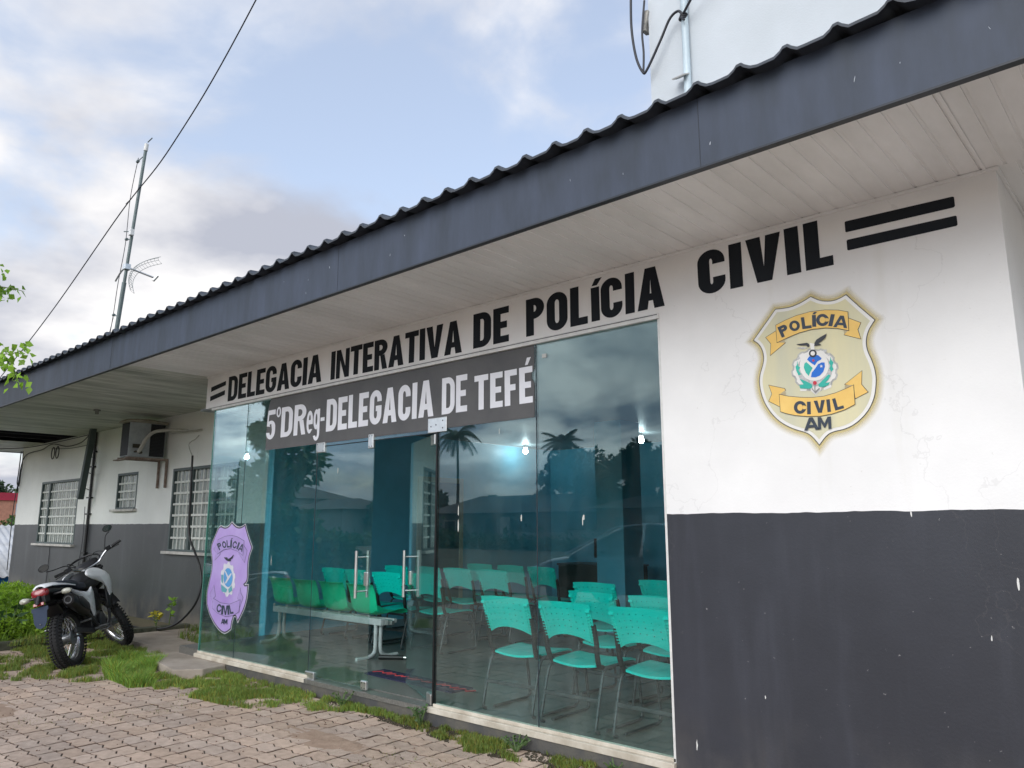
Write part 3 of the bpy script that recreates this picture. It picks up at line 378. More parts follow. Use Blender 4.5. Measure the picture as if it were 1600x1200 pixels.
    if ch == '5':
        r5 = w / 2
        o = [(w * .95, 1), (w * .15, 1), (w * .04, .46), (s + .03, .43)] + arc(w / 2 - .01, .40, w / 2 - s + .01, .13, 140, 60, 4) + [(w - s, .33)] + arc(w / 2, .28, w / 2 - s, .14, 0, -160, 8) + [(0, .24)] + arc(w / 2, .28, w / 2, .28, 190, 360, 10) + [(w, .36)] + arc(w / 2, .40, w / 2, .24, 10, 95, 6) + [(w * .22, .62), (w * .27, 1 - t), (w * .95, 1 - t)]
        return [o]
    if ch == 'º': return [rrect(0, .62, w, 1, w * .5, .19), rrect(s * .75, .62 + t * .6, w - s * .75, 1 - t * .6, w * .5 - s * .75, .19 - t * .6)]
    if ch == 'e':
        return [[(w, .27), (s, .27)] + arc(w / 2, .25, w / 2 - s, .25 - t * .8, 180, 300, 6) + [(w * .98, .12)] + arc(w / 2, .32, w / 2, .32, 310, 180, 8) + arc(w / 2, .38, w / 2, .30, 180, 0, 9),
                [(s, .40)] + arc(w / 2, .40, w / 2 - s, .16, 180, 0, 6)]
    if ch == 'g':
        return [[(w, .68), (w - s, .68), (w - s, .62)] + arc(w * .44, .38, w * .44, .30, 60, 300, 12) + [(w - s, .12), (w - s, -.02)] + arc(w / 2, -.04, w / 2 - s, .10, 0, -150, 6) + [(0, -.10)] + arc(w / 2, -.04, w / 2, .21, 200, 360, 8),
                arc(w * .47, .38, w * .44 - s * .85, .17, 0, 360, 12)[:-1]]
    if ch == '-': return [[(0, .34), (w, .34), (w, .34 + t), (0, .34 + t)]]
    return []
def fill(mb, loops, f):
    if len(loops) > 1:      # detached accents are filled on their own
        main = [loops[0]] + [l for l in loops[1:] if min(p[1] for p in l) < 1.0 or max(p[1] for p in l) <= 1.0]
        rest = [l for l in loops[1:] if l not in main]
        if rest:
            for l in rest: fill(mb, [l], f)
            return fill(mb, main, f)
    flat = [p for l in loops for p in l]
    tris = tessellate_polygon([[Vector((p[0], p[1], 0)) for p in l] for l in loops])
    vs = [f(p) for p in flat]; out = []
    for t in tris:
        a, b, c = (Vector(vs[i]) for i in t)
        if (b - a).cross(c - a).length < 1e-10: continue
        out.append(t if (b - a).cross(c - a).y < 0 else t[::-1])
    mb.add(vs, out)
def word(mb, text, x0, x1, z0, z1, y, s=.16, zb1=None, gap=.055, wd=None, wob=.006, widths=None, hz=None):
    """text between x0 and x1; baseline z0->zb1, cap height z1-z0"""
    W = {'I': s, 'Í': s, 'N': .56, 'M': .68, 'O': .5, 'C': .48, 'G': .5, 'A': .56, 'V': .56, 'D': .5, 'R': .5, 'P': .46, 'E': .42, 'É': .42, 'F': .40, 'T': .48, 'L': .40, '5': .46, 'º': .3, 'e': .42, 'g': .42, '-': .2, ' ': .3}
    H = z1 - z0; tot = sum(W[c] for c in text) + gap * (len(text) - 1); k = (x1 - x0) / (tot * H); x = x0
    rnd = random.Random(hash(len(text)) + int(abs(x0) * 10))
    zb1 = z0 if zb1 is None else zb1
    for c in text:
        w = W[c]; jit = rnd.uniform(-wob, wob); jr = rnd.uniform(-.012, .012)
        xx = x
        zb = z0 + (zb1 - z0) * (xx - x0) / (x1 - x0) + jit * .4
        ss = min(s, w * .5) if c in 'ÍI' else s
        g = glyph(c, w, s if c not in 'eg' else s * .85)
        fill(mb, g, lambda p: (xx + (p[0] * k + p[1] * jr) * H, y, zb + p[1] * H))
        x += (w + gap) * H * k

# ================================================================== GROUND (setting)
def gh(x, y):
    """ground height: level forecourt, town falling away to the left behind the station"""
    d = max(0., min(1., (-x - 21.5) / 6.5)) if y > -1.0 or x < -26 else 0
    if y < -12: d *= max(0, 1 - (-12 - y) / 12)
    far = max(0., min(1., (-y - 14) / 20))
    return -2.6 * d * d * (3 - 2 * d) + .02
def sheet(name, xs, ys, hf, m):
    vs = [(x, y, hf(x, y)) for y in ys for x in xs]; n = len(xs)
    fs = [(j * n + i, j * n + i + 1, (j + 1) * n + i + 1, (j + 1) * n + i) for j in range(len(ys) - 1) for i in range(n - 1)]
    return MB().add(vs, fs).build(name, m, smooth=60)
xs = [-900, -400, -200, -120, -80, -60] + [-50 + i * 1.0 for i in range(60)] + [12, 16, 25, 50, 120, 400, 900]
ys = [-900, -400, -200, -100, -60, -48, -40, -30, -24] + [-18 + i * 1.0 for i in range(40)] + [25, 35, 60, 120, 300, 900]
struct(sheet('ground', xs, ys, gh, EARTH))
# paved forecourt: separate interlocking blocks with wavy edges over dark joint soil
struct(MB().box(-11.2, -9.0, -.1, 1.6, .0, .0455).build('paving_bed', JOINT))
def pavers():
    mb = MB(); Lx, Ly = .222, .130
    rot = R_(.8); cr, sr = math.cos(rot), math.sin(rot)
    for j in range(-72, 4):
        for i in range(-56, 12):
            bx, by = i * Lx, j * Ly
            def zg(u, v):   # shared wavy displacement of the block edges
                tri = lambda q: (abs(((q * 2) % 2) - 1) - .5)
                return (bx + u * Lx + tri(j + v) * .026 * (1 if (i + round(u)) % 2 else -1) * (0 if v in (0, 1) else 1), by + v * Ly + tri(i + u + .0) * 0)
            pts = [(0, 0), (.22, .02), (.34, .13), (.66, -.13), (.78, -.02), (1, 0), (1.015, .35), (.985, .65), (1, 1), (.78, .98), (.66, .87), (.34, 1.13), (.22, 1.02), (0, 1), (-.015, .65), (.015, .35)]
            cx, cy = bx + Lx / 2, by + Ly / 2
            X, Y = cx * cr - cy * sr, cx * sr + cy * cr
            if not (-11.1 < X < 1.5 and -8.9 < Y < -.03): continue
            nzv = mnoise.noise(Vector((X * .6, Y * .6, 0)))
            z = .052 + nzv * .004 + random.uniform(-.0025, .0025)
            tx, ty = random.uniform(-.012, .012), random.uniform(-.012, .012)
            o, inn = [], []
            for u, v in pts:
                for k, lst in ((.952, o), (.930, inn)):
                    px, py = (u - .5) * Lx * (k - .012) + cx, (v - .5) * Ly * (k - .03) + cy
                    zz_ = z + (px - cx) * tx + (py - cy) * ty - (.0035 if lst is o else 0)
                    lst.append((px * cr - py * sr, px * sr + py * cr, zz_))
            lo = [(p[0], p[1], .03) for p in o]
            g = random.uniform(.86, 1.08); wn = random.uniform(-.03, .03)
            d = 1 + .25 * mnoise.noise(Vector((X * 1.3 + 5, Y * 1.3, 3)))
            mb.cc = (g * d + wn, g * d, g * d - wn * 1.2)
            n = len(pts); top = mb.cc
            mb.cc = (.22, .16, .13); mb.add(lo + o, [(k_, (k_ + 1) % n, n + (k_ + 1) % n, n + k_) for k_ in range(n)]); mb.cc = tuple(q * .62 for q in top); mb.add(o + inn, [(k_, (k_ + 1) % n, n + (k_ + 1) % n, n + k_) for k_ in range(n)]); mb.cc = top
            mb.add(inn, [tuple(range(n))])
            continue
            ([(n + k_, n + (k_ + 1) % n, 2 * n + (k_ + 1) % n, 2 * n + k_) for k_ in range(n)] + [tuple(range(2 * n, 3 * n))])
    return mb
struct(pavers().build('paving', PAVER))
def sand(poly, h):
    mb = MB(); n = 40; cx = sum(p[0] for p in poly) / len(poly); cy = sum(p[1] for p in poly) / len(poly); rs = []
    out = []
    for i in range(n):
        t = i / n * len(poly); a, c = poly[int(t) % len(poly)], poly[(int(t) + 1) % len(poly)]; u = t - int(t); u = u * u * (3 - 2 * u)
        out.append((a[0] + (c[0] - a[0]) * u + random.uniform(-.03, .03), a[1] + (c[1] - a[1]) * u + random.uniform(-.03, .03)))
    for k in (1.0, .8, .6, .4, .2, .02): rs.append([(cx + (p[0] - cx) * k, cy + (p[1] - cy) * k, .050 + h * (1 - k) ** .7 + .003 * mnoise.noise(Vector((p[0] * k * 5, p[1] * k * 5, 0)))) for p in out])
    mb.rings(rs, caps=True); o = struct(fix_normals(mb.build('sand', mat('trodden_sand', (.36, .26, .19), 1., scale=12, c2=(.25, .17, .12), bump=.5, bscale=50), smooth=60))); return o
sand([(-8.6, -2.3), (-8.1, -1.9), (-7.5, -1.95), (-7.0, -2.3), (-7.2, -2.7), (-8.0, -2.8)], .012)
sand([(-5.4, -.75), (-4.9, -.62), (-4.45, -.66), (-4.4, -.85), (-4.8, -.98), (-5.2, -.92)], .008)
struct(MB().box(1.601, -9.0, -.1, 34, 9.0, .044).box(-24, -14.49, -.1, 34, -9.001, .044).build('bounce_yard', mat('bounce_yard_concrete', (.42, .37, .32), .95, scale=1.5, bump=.3)))  # unseen pale ground, added to bounce light up onto soffit and walls
# concrete walk along the recessed wing, its apron beside the glass, and the mossy kerb
b = MB(); b.prism([(-13.6, .12), (-9.9, .12), (-9.05, -.30), (-8.86, .0), (-8.46, .0), (-8.46, 1.19), (-13.6, 1.19)], lambda p: (p[0], p[1], .10), lambda p: (p[0], p[1], -.05))
struct(fix_normals(b.build('walkway', CONC)))
b = MB(); b.prism([(-8.95, -.34), (-7.85, -.52), (-7.66, -.30), (-7.72, -.02), (-8.44, -.02), (-8.84, -.02)], lambda p: (p[0], p[1], .135), lambda p: (p[0], p[1], .0))
struct(fix_normals(b.build('concrete_slab', CONC, bevel=.012)))
b = MB()
for k in range(9):
    y0 = -3.4 + k * .52
    b.box(-11.22, y0, 0, -11.07, y0 + .50, .155 + random.uniform(-.008, .008))
struct(b.build('kerb', MOSSC, bevel=.015))
struct(MB().box(-21.0, -3.3, -.05, -11.23, 1.19, .11).build('garden_bed', EARTH))

# ================================================================== POLICE STATION
ST = thing('police_station', 'long single storey police station, white over charcoal, with deep eaves and glass entrance', 'building')
b = MB(); b.box(-2.47, 0, 0, -.547, .15, 3.285).box(-8.61, 0, 2.905, -2.4701, .15, 3.285).box(-.70, .1501, 0, -.547, 9.0, 3.285)
b.build('front_wall', W_FRONT, ST)
# recessed wing with three window openings
WIN = [(-18.10, -15.98, 1.20, 2.45), (-14.16, -13.31, 1.83, 2.45), (-12.0, -9.95, 1.165, 2.43)]
b = MB()
def wall_holes(b, x0, x1, z0, z1, y0, y1, holes):
    xs_ = sorted({x0, x1} | {h[0] for h in holes} | {h[1] for h in holes})
    for i in range(len(xs_) - 1):
        a, c = xs_[i], xs_[i + 1]; hs = [h for h in holes if h[0] <= a and h[1] >= c]
        if hs: b.box(a, y0, z0, c, y1, hs[0][2]); b.box(a, y0, hs[0][3], c, y1, z1)
        else: b.box(a, y0, z0, c, y1, z1)
wall_holes(b, -19.64, -9.20, 0, 3.285, 1.2, 1.35, WIN)
b.box(-19.64, 1.3501, 0, -19.5, 9, 3.285)
b.build('side_wing_wall', W_REAR, ST)
MB().box(-19.5, 8.9, 0, -.70, 9.0, 3.285).build('back_wall', W_REAR, ST)
# plinth under the glass and aluminium sill
b = MB(); b.prism([(-8.43, -.02), (-2.4705, -.02), (-2.4705, .10), (-8.3, .10), (-9.0, 1.19), (-9.13, 1.19)], lambda p: (p[0], p[1], .0), lambda p: (p[0], p[1], .135))
fix_normals(b.build('plinth', BASE, ST))
b = MB()
b.box(-8.43, -.028, .136, -6.29, .075, .176); b.box(-4.62, -.028, .136, -2.4705, .075, .176)
b.box(-8.41, .0, .1765, -6.29, .012, .20); b.box(-4.58, .0, .1765, -2.4705, .012, .20)
b.box(-8.41, .030, .1765, -6.29, .042, .20); b.box(-4.58, .030, .1765, -2.4705, .042, .20)
b.build('glass_sill', mat('dirty_white_sill', (.62, .58, .50), .6, scale=5, c2=(.36, .31, .24)), ST, bevel=.003)
MB().box(-6.2895, -.028, .136, -4.6205, .16, .172).build('door_threshold', FLOORM, ST)
b = MB(); b.box(-8.44, -.012, 2.868, -2.4705, .050, .9048 + 2.0); b.box(-2.486, .0, .1765, -2.4705, .045, 2.867)
b.build('aluminium_trim', ALU, ST)
b = MB(); b.box(-8.44, -.016, 2.893, -2.48, -.0122, 2.897); b.build('trim_groove', DARKTRIM, ST)
# interior shell
b = MB()
b.box(-9.20, 1.2, 0, -9.05, 7.0, 2.93)
b.box(-9.20, 7.0, 0, -.70, 7.15, 2.93)
b.box(-2.47, .151, 0, -2.32, 3.6, 2.93)
b.build('interior_wall', BLUEWALL, ST)
MB().box(-6.05, 4.25, .18, -5.62, 4.7, 2.93).build('column', BLUEWALL, ST)
MB().box(-3.6, 4.4, .18, -2.2, 4.5, 2.93).build('partition', mat('dark_partition', (.03, .05, .055), .4), ST)
fl = MB().box(-9.05, .101, .0, -.70, 7.0, .178); fl.prism([(-9.04, 1.19), (-8.32, .1005), (-9.04, .1005)], lambda p: (p[0], p[1], .0), lambda p: (p[0], p[1], .05)); fl.build('interior_floor', FLOORM, ST)
MB().box(-9.05, .151, 2.935, -.70, 7.0, 2.96).build('interior_ceiling', CEIL, ST)
fr = MB(); fr.box(-9.05, 3.70, .18, -9.02, 3.78, 2.3).box(-9.05, 4.6, .18, -9.02, 4.68, 2.3).box(-9.05, 3.78, 2.22, -9.02, 4.6, 2.3).build('interior_door_frame', mat('pale_frame_paint', (.45, .47, .40), .5), ST)
MB().box(-9.049, 3.78, .18, -9.03, 4.6, 2.22).build('interior_door', mat('dark_teal_door', (.03, .14, .20), .4), ST)
# soffit boards, running out from the wall; two boards are missing near the far end
def soffit_boards(x0, x1, y0, y1, m, name, skip=None, pitch=.10):
    mb = MB(); n = int(round((x1 - x0) / pitch)); z = 3.285
    for i in range(n):
        a = x0 + i * pitch; c = a + pitch; ye = y1
        if skip and skip[0] < a < skip[1]: continue
        dz = random.uniform(0, .002)
        pr = [(a + .0005, z + .012), (a + .0005, z + .002 + dz), (a + .006, z + dz), (c - .014, z + dz), (c - .012, z + .005 + dz), (c - .0005, z + .005 + dz), (c - .0005, z + .012)]
        mb.add([(p[0], y0, p[1]) for p in pr] + [(p[0], ye, p[1]) for p in pr], [(k, k + 1, k + 8, k + 7) for k in range(6)] + [(6, 0, 7, 13), tuple(range(7))[::-1], tuple(range(7, 14))])
    return fix_normals(mb.build(name, m, ST))
soffit_boards(-8.6, 1.3, -.968, .0, SOFFIT, 'soffit')
soffit_boards(-21.0, -8.62, -.968, 1.199, SOFFIT_OLD, 'soffit', skip=(-18.35, -16.35))
soffit_boards(-.546, 1.3, .001, 9.0, SOFFIT, 'soffit')
soffit_boards(-21.0, -19.65, 1.2, 9.0, SOFFIT_OLD, 'soffit')
b = MB()
b.box(-2.46, -.012, 3.268, -.546, -.0005, 3.2845).box(-8.62, -.012, 3.268, -2.4605, -.0005, 3.2845).box(-.546, -.012, 3.268, -.534, 9, 3.2845)
b.box(-.60, -.96, 3.2795, -.585, -.0125, 3.2835)
b.build('soffit_edge_trim', SOFFIT, ST)
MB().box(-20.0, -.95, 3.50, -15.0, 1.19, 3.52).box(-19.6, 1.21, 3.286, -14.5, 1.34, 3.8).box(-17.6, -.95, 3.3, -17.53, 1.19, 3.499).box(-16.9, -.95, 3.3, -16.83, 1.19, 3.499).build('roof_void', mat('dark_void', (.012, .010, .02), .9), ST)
# fascia
b = MB(); b.box(-21.0, -1.0, 3.272, 1.3, -.97, 3.64).box(-21.03, -1.0, 3.272, -21.0005, 9, 3.64)
b.build('fascia', FASCIA, ST)
MB().box(-21.0, -1.008, 3.262, 1.3, -.968, 3.2715).build('fascia_drip_edge', DARKTRIM, ST)
b = MB()
for x in (-4.62, -8.9, -13.3, -17.5, -1.62): b.box(x, -1.0015, 3.272, x + .003, -1.0002, 3.64)
b.build('fascia_joint', DARKTRIM, ST)
# roof sheet with narrow raised ribs
def roof():
    mb = MB(); P = .222; prof = [(0, 0), (.080, .003), (.108, .020), (.122, .036), (.142, .038), (.158, .022), (.185, .004)]
    xs_, zs_ = [], []
    x = -21.25
    while x < 1.5:
        wob = random.uniform(-.006, .006)
        for a, h in prof: xs_.append(x + a); zs_.append(h + wob + .004 * math.sin(x * .8))
        x += P
    ys_ = [-1.085, -1.07, 1.5, 4.2]
    def zr(y): return 3.650 + (y + 1.07) * .075
    rows = [[(xs_[i], y, zr(y) + zs_[i] + (0 if y > -1.08 else -.008)) for i in range(len(xs_))] for y in ys_]
    n = len(xs_)
    vs = [p for r in rows for p in r]; fs = [(j * n + i, j * n + i + 1, (j + 1) * n + i + 1, (j + 1) * n + i) for j in range(len(ys_) - 1) for i in range(n - 1)]
    vs2 = [(p[0], p[1], p[2] - .014) for r in rows for p in r]; o = len(vs)
    fs2 = [(o + f[3], o + f[2], o + f[1], o + f[0]) for f in fs]
    fs3 = [(i, o + i, o + i + 1, i + 1) for i in range(n - 1)]
    mb.add(vs + vs2, fs + fs2 + fs3)
    k = len(mb.v)
    mb.add([(-21.25, 4.2, zr(4.2)), (1.5, 4.2, zr(4.2)), (1.5, 9.4, 3.6), (-21.25, 9.4, 3.6)], [(0, 1, 2, 3)])
    return mb
roof().build('roof', ROOFM, ST, smooth=35)
# closure under the roof sheet so no daylight shows
MB().box(-20.9, -.965, 3.60, 1.2, -.93, 3.648).build('eaves_batten', DARKTRIM, ST)

# windows of the wing
def window(x0, x1, z0, z1, mull, cols, rows):
    w = MB(); y = 1.235; t = .045
    w.box(x0, y - .04, z0, x0 + t, y + .05, z1).box(x1 - t, y - .04, z0, x1, y + .05, z1).box(x0 + t, y - .04, z1 - t, x1 - t, y + .05, z1).box(x0 + t, y - .04, z0, x1 - t, y + .05, z0 + .03)
    for m_ in mull: w.box(m_ - .035, y - .038, z0 + .03, m_ + .035, y + .049, z1 - t)
    w = w.build('window', GREYTRIM, ST, bevel=.004)
    p = MB().box(x0 + t, y + .012, z0 + .03, x1 - t, y + .018, z1 - t); p.build('pane', PANE, w)
    g = MB(); n = int((x1 - x0) / .115)
    for i in range(1, n):
        xx = x0 + (x1 - x0) * i / n
        if any(abs(xx - m_) < .05 for m_ in mull): continue
        ww = .009 if i % 2 else .026
        g.box(xx - ww / 2, y - .012, z0 + .03, xx + ww / 2, y - .002, z1 - t)
    for r in range(1, rows):
        zz_ = z0 + .03 + (z1 - t - z0 - .03) * r / rows
        g.box(x0 + t, y - .022, zz_ - .016, x1 - t, y - .0125, zz_ + .016)
    g.build('grille', WBARS, w)
    MB().box(x0 - .08, 1.13, z0 - .042, x1 + .06, 1.245, z0 - .001).build('sill', SILL, w, bevel=.004)
    MB().box(x0 + .01, y + .2, z0 - .1, x1 - .01, y + .22, z1).build('curtain', mat('pale_curtain', (.5, .52, .48), .9), w)
window(*WIN[0], [-17.60], 4, 7); window(*WIN[1], [], 3, 4); window(*WIN[2], [-11.36, -10.6], 4, 7)

# ---------------- shopfront glazing
def pane(name, x0, x1, z0, z1, y=.015, parent=None, th=.009):
    return MB().box(x0, y, z0, x1, y + th, z1).build(name, GLASS, parent or ST)
pane('glass_panel', -8.405, -7.655, .18, 2.867)
pane('glass_panel', -7.650, -6.295, .18, 2.867)
pane('transom_glass', -6.290, -4.585, 2.300, 2.867)
pane('glass_panel', -4.580, -3.533, .18, 2.867)
pane('glass_panel', -3.528, -2.487, .18, 2.867)
b = MB(); dx, dy = -9.08 + 8.405, 1.185 - .03; ln = math.hypot(dx, dy)
Mg = Matrix.Translation((-8.405 + dx / 2, .03 + dy / 2, (.14 + 2.867) / 2)) @ Matrix.Rotation(math.atan2(dy, dx), 4, 'Z')
b.obox(Mg, ln, .009, 2.867 - .14); b.build('side_glass', GLASS, ST)
b = MB(); b.obox(Matrix.Translation((-8.405 + dx / 2, .03 + dy / 2, 3.07)) @ Matrix.Rotation(math.atan2(dy, dx), 4, 'Z'), ln, .1, .40); b.build('side_beam', W_FRONT, ST)
# dark silicone seams between panes
b = MB()
for x in (-7.6525, -6.2925, -3.5305): b.box(x - .0035, .0125, .18, x + .0035, .0145, 2.866)
b.box(-6.29, .0125, 2.2935, -4.59, .0245, 2.2985)
b.build('glass_seam', DARKTRIM, ST)
MB().box(-4.597, .004, .18, -4.5805, .034, 2.30).build('door_post_seal', mat('black_seal', (.004, .005, .006), .4), ST)
MB().box(-8.412, .010, .18, -8.4055, .032, 2.866).build('glass_edge_strip', mat('green_glass_edge', (.10, .28, .23), .2), ST)
# door leaves, handles, hinges
def handle(parent, x, s=1):
    h = MB()
    for yy, in ((-.062,), (.075,)):
        pass
    z0, z1 = .93, 1.33
    h.cyl((x, -.055, z0), (x, -.055, z1), .0135, 14).cyl((x, .070, z0), (x, .070, z1), .0135, 14)
    for z in (z0 + .055, z1 - .055): h.cyl((x, -.055, z), (x, .070, z), .007, 8)
    return h.build('handle', STEEL, parent, smooth=40)
def fitting(parent, x0, x1, z0, z1, name='hinge'):
    o = MB().box(x0, .005, z0, x1, .0345, z1).build(name, STEEL, parent, bevel=.008)
    s_ = MB()
    for x in (x0 + .02, x1 - .02):
        for z in (z0 + .018, z1 - .018): s_.cyl((x, .0035, z), (x, .006, z), .005, 8)
    s_.build('screw', DARKTRIM, o); return o
D1 = MB().box(-6.288, .0165, .195, -5.425, .0255, 2.290).build('door', GLASS, ST)
handle(D1, -5.53); fitting(D1, -6.31, -6.17, 2.235, 2.335); fitting(D1, -6.33, -6.19, .150, .235); fitting(D1, -5.50, -5.42, .178, .255, 'lock')
MB().box(-5.505, .008, 1.03, -5.452, .033, 1.15).build('lock', STEEL, D1, bevel=.008)
fitting(ST, -5.50, -5.425, 2.225, 2.355, 'door_stop')
D2 = MB().box(-.85, -.0045, .195, 0, .0045, 2.290).build('door', GLASS, ST)
D2.location = (-4.605, .020, 0); D2.rotation_euler = (0, 0, -R_(26.5))
h = MB()
for yy in (-.068, .058): h.cyl((-.74, yy, .93), (-.74, yy, 1.33), .0135, 14)
for z in (.985, 1.275): h.cyl((-.74, -.068, z), (-.74, .058, z), .007, 8)
h.build('handle', STEEL, D2, smooth=40)
MB().box(-.80, -.014, 1.03, -.75, .014, 1.15).build('lock', STEEL, D2, bevel=.006)
MB().box(-.13, -.016, 2.20, -.01, .016, 2.289).build('hinge', STEEL, D2, bevel=.006)
MB().box(-.13, -.016, .18, -.01, .016, .26).build('hinge', STEEL, D2, bevel=.006)
o = MB().box(-4.70, .004, 2.298, -4.475, .0125, 2.42).build('hinge_plate', STEEL, ST, bevel=.02)
s_ = MB()
for x, z in ((-4.66, 2.35), (-4.60, 2.36), (-4.52, 2.39), (-4.52, 2.33)): s_.cyl((x, .002, z), (x, .006, z), .006, 8)
s_.build('screw', DARKTRIM, o)

# ---------------- banner sticker on the glass and its white lettering
BANM = mat('charcoal_vinyl', (.085, .083, .083), .45, var=.3, scale=2.2, c2=(.060, .060, .062))
bn = MB()
ban = [(-7.25, 2.325), (-3.545, 2.325), (-3.545, 2.58), (-3.575, 2.62), (-3.57, 2.66), (-3.545, 2.69), (-3.545, 2.866), (-7.19, 2.866), (-7.22, 2.8), (-7.245, 2.7)]
fill(bn, [ban], lambda p: (p[0], .0118, p[1])); BAN = bn.build('banner', BANM, ST)
WHT = mat('white_vinyl', (.74, .75, .80), .4, var=.06)
b = MB(); yb = .0098
word(b, '5', -7.250, -7.075, 2.435, 2.745, yb, s=.17)
word(b, 'º', -7.065, -6.980, 2.475, 2.765, yb, s=.12)
word(b, 'DR', -6.965, -6.515, 2.440, 2.750, yb, s=.165, gap=.06)
word(b, 'eg', -6.500, -6.275, 2.440, 2.775, yb, s=.17, gap=.05)
word(b, '-', -6.262, -6.195, 2.440, 2.745, yb, s=.12)
word(b, 'DELEGACIA', -6.165, -4.640, 2.430, 2.742, yb, s=.185, gap=.06, zb1=2.440)
word(b, 'DE', -4.540, -4.245, 2.440, 2.742, yb, s=.17, gap=.05)
word(b, 'TEFÉ', -4.165, -3.560, 2.437, 2.712, yb, s=.18, gap=.07)
b.build('lettering', WHT, BAN)
# ---------------- painted black lettering on the wall
b = MB(); yl = -.0015
word(b, 'DELEGACIA', -8.100, -6.262, 2.938, 3.222, yl, s=.185, gap=.04, zb1=2.932)
word(b, 'INTERATIVA', -6.110, -4.300, 2.930, 3.208, yl, s=.19, gap=.04, zb1=2.928)
word(b, 'DE', -4.172, -3.786, 2.935, 3.218, yl, s=.20, gap=.06)
word(b, 'POL', -3.612, -3.040, 2.938, 3.225, yl, s=.20, gap=.06)
word(b, 'Í', -3.008, -2.936, 2.945, 3.190, yl, s=.20)
word(b, 'CIA', -2.925, -2.425, 2.945, 3.228, yl, s=.20, gap=.06)
word(b, 'CIVIL', -2.180, -1.352, 2.958, 3.240, yl, s=.215, gap=.07, zb1=2.970)
def bar(b, pts): fill(b, [pts], lambda p: (p[0], yl, p[1]))
bar(b, [(-1.270, 3.138), (-.745, 3.130), (-.738, 3.136), (-.738, 3.184), (-.745, 3.189), (-1.270, 3.202), (-1.276, 3.197), (-1.276, 3.143)])
bar(b, [(-1.268, 3.032), (-.742, 3.030), (-.736, 3.036), (-.736, 3.080), (-.742, 3.085), (-1.268, 3.094), (-1.274, 3.089), (-1.274, 3.037)])
bar(b, [(-8.510, 3.095), (-8.165, 3.135), (-8.165, 3.185), (-8.510, 3.150)])
bar(b, [(-8.520, 2.985), (-8.175, 3.025), (-8.175, 3.078), (-8.520, 3.040)])
b.build('lettering', BLACKPAINT, ST)

# ---------------- the two shields
def offset(poly, d):
    n = len(poly); out = []
    area = sum(poly[i][0] * poly[(i + 1) % n][1] - poly[(i + 1) % n][0] * poly[i][1] for i in range(n))
    sg = 1 if area > 0 else -1
    for i in range(n):
        p0, p1, p2 = Vector(poly[i - 1]), Vector(poly[i]), Vector(poly[(i + 1) % n])
        a, c = (p1 - p0).normalized(), (p2 - p1).normalized()
        n1, n2 = Vector((a.y, -a.x)) * sg, Vector((c.y, -c.x)) * sg
        m_ = (n1 + n2); m_ = m_.normalized() if m_.length > 1e-6 else n1
        k = 1 / max(.55, m_.dot(n1)); q = p1 + m_ * d * k; out.append((q.x, q.y))
    return out
def smooth_poly(poly, keep, it=2):
    """round the gentle corners of a traced outline, keep the sharp ones"""
    pts = [(p, i in keep) for i, p in enumerate(poly)]
    for _ in range(it):
        new = []; n = len(pts)
        for i in range(n):
            (p, k), (q, kq) = pts[i], pts[(i + 1) % n]
            new.append((p, True) if k else ((p[0] * .75 + q[0] * .25, p[1] * .75 + q[1] * .25), False))
            if not kq: new.append(((p[0] * .25 + q[0] * .75, p[1] * .25 + q[1] * .75), False))
        pts = new
    return [p for p, _ in pts]
def flat(name, loops, y, m, parent):
    b = MB()
    for i_, l in enumerate(loops): fill(b, [l], lambda p: (p[0], y - i_ * .00018, p[1]))
    return b.build(name, m, parent)
def grad_mat(name, c1, c2, c3, x0, x1, z0, z1):
    """airbrushed shading painted on the emblem (pattern of the painting itself)"""
    return mat(name, c1, .5, var=.1, scale=3.2, c2=c2, stretch=(2.4, 1, .7))
GREY = mat('airbrush_grey', (.50, .50, .48), .5, var=.2, scale=20)
HALO = bpy.data.materials.new('yellow_airbrush_halo'); HALO.use_nodes = True; t_ = HALO.node_tree; t_.nodes.clear()
o_ = N('ShaderNodeOutputMaterial', t_); d_ = N('ShaderNodeBsdfPrincipled', t_); d_.inputs['Base Color'].default_value = (.62, .50, .17, 1); d_.inputs['Roughness'].default_value = .6
tr_ = N('ShaderNodeBsdfTransparent', t_); at_ = N('ShaderNodeAttribute', t_); at_.attribute_name = 'fade'; mx_ = N('ShaderNodeMixShader', t_)
L(math_('MULTIPLY', math_('POWER', at_.outputs['Fac'], 1.3, tree=t_), .95, tree=t_), mx_.inputs[0], t_); L(tr_.outputs[0], mx_.inputs[1], t_); L(d_.outputs[0], mx_.inputs[2], t_); L(mx_.outputs[0], o_.inputs[0], t_)
def halo(outl, parent, wdt=.05, y=-.0012):
    ins, outs = offset(outl, -.004), offset(outl, wdt); n = len(outl)
    me = bpy.data.meshes.new('halo'); me.from_pydata([(p[0], y, p[1]) for p in ins + outs], [], [(i, (i + 1) % n, (i + 1) % n + n, i + n) for i in range(n)])
    at = me.attributes.new('fade', 'FLOAT', 'POINT'); at.data.foreach_set('value', [1.0] * n + [0.0] * n); me.materials.append(HALO)
    o = bpy.data.objects.new('halo', me); col.objects.link(o); o.parent = parent; return o
def letters(D, y, m, parent, s=.26):
    b = MB()
    for ch, o, xv, yv in D:
        w = math.hypot(*xv); h = math.hypot(*yv); asp = w / h * 1.12; st = s
        if ch in 'IÍ': st = asp
        g = glyph(ch, asp, st, t=s * .88)
        fill(b, g, lambda p: (o[0] + xv[0] / w * p[0] * h + yv[0] * p[1], y, o[1] + xv[1] / w * p[0] * h + yv[1] * p[1]))
    return b.build('lettering', m, parent)
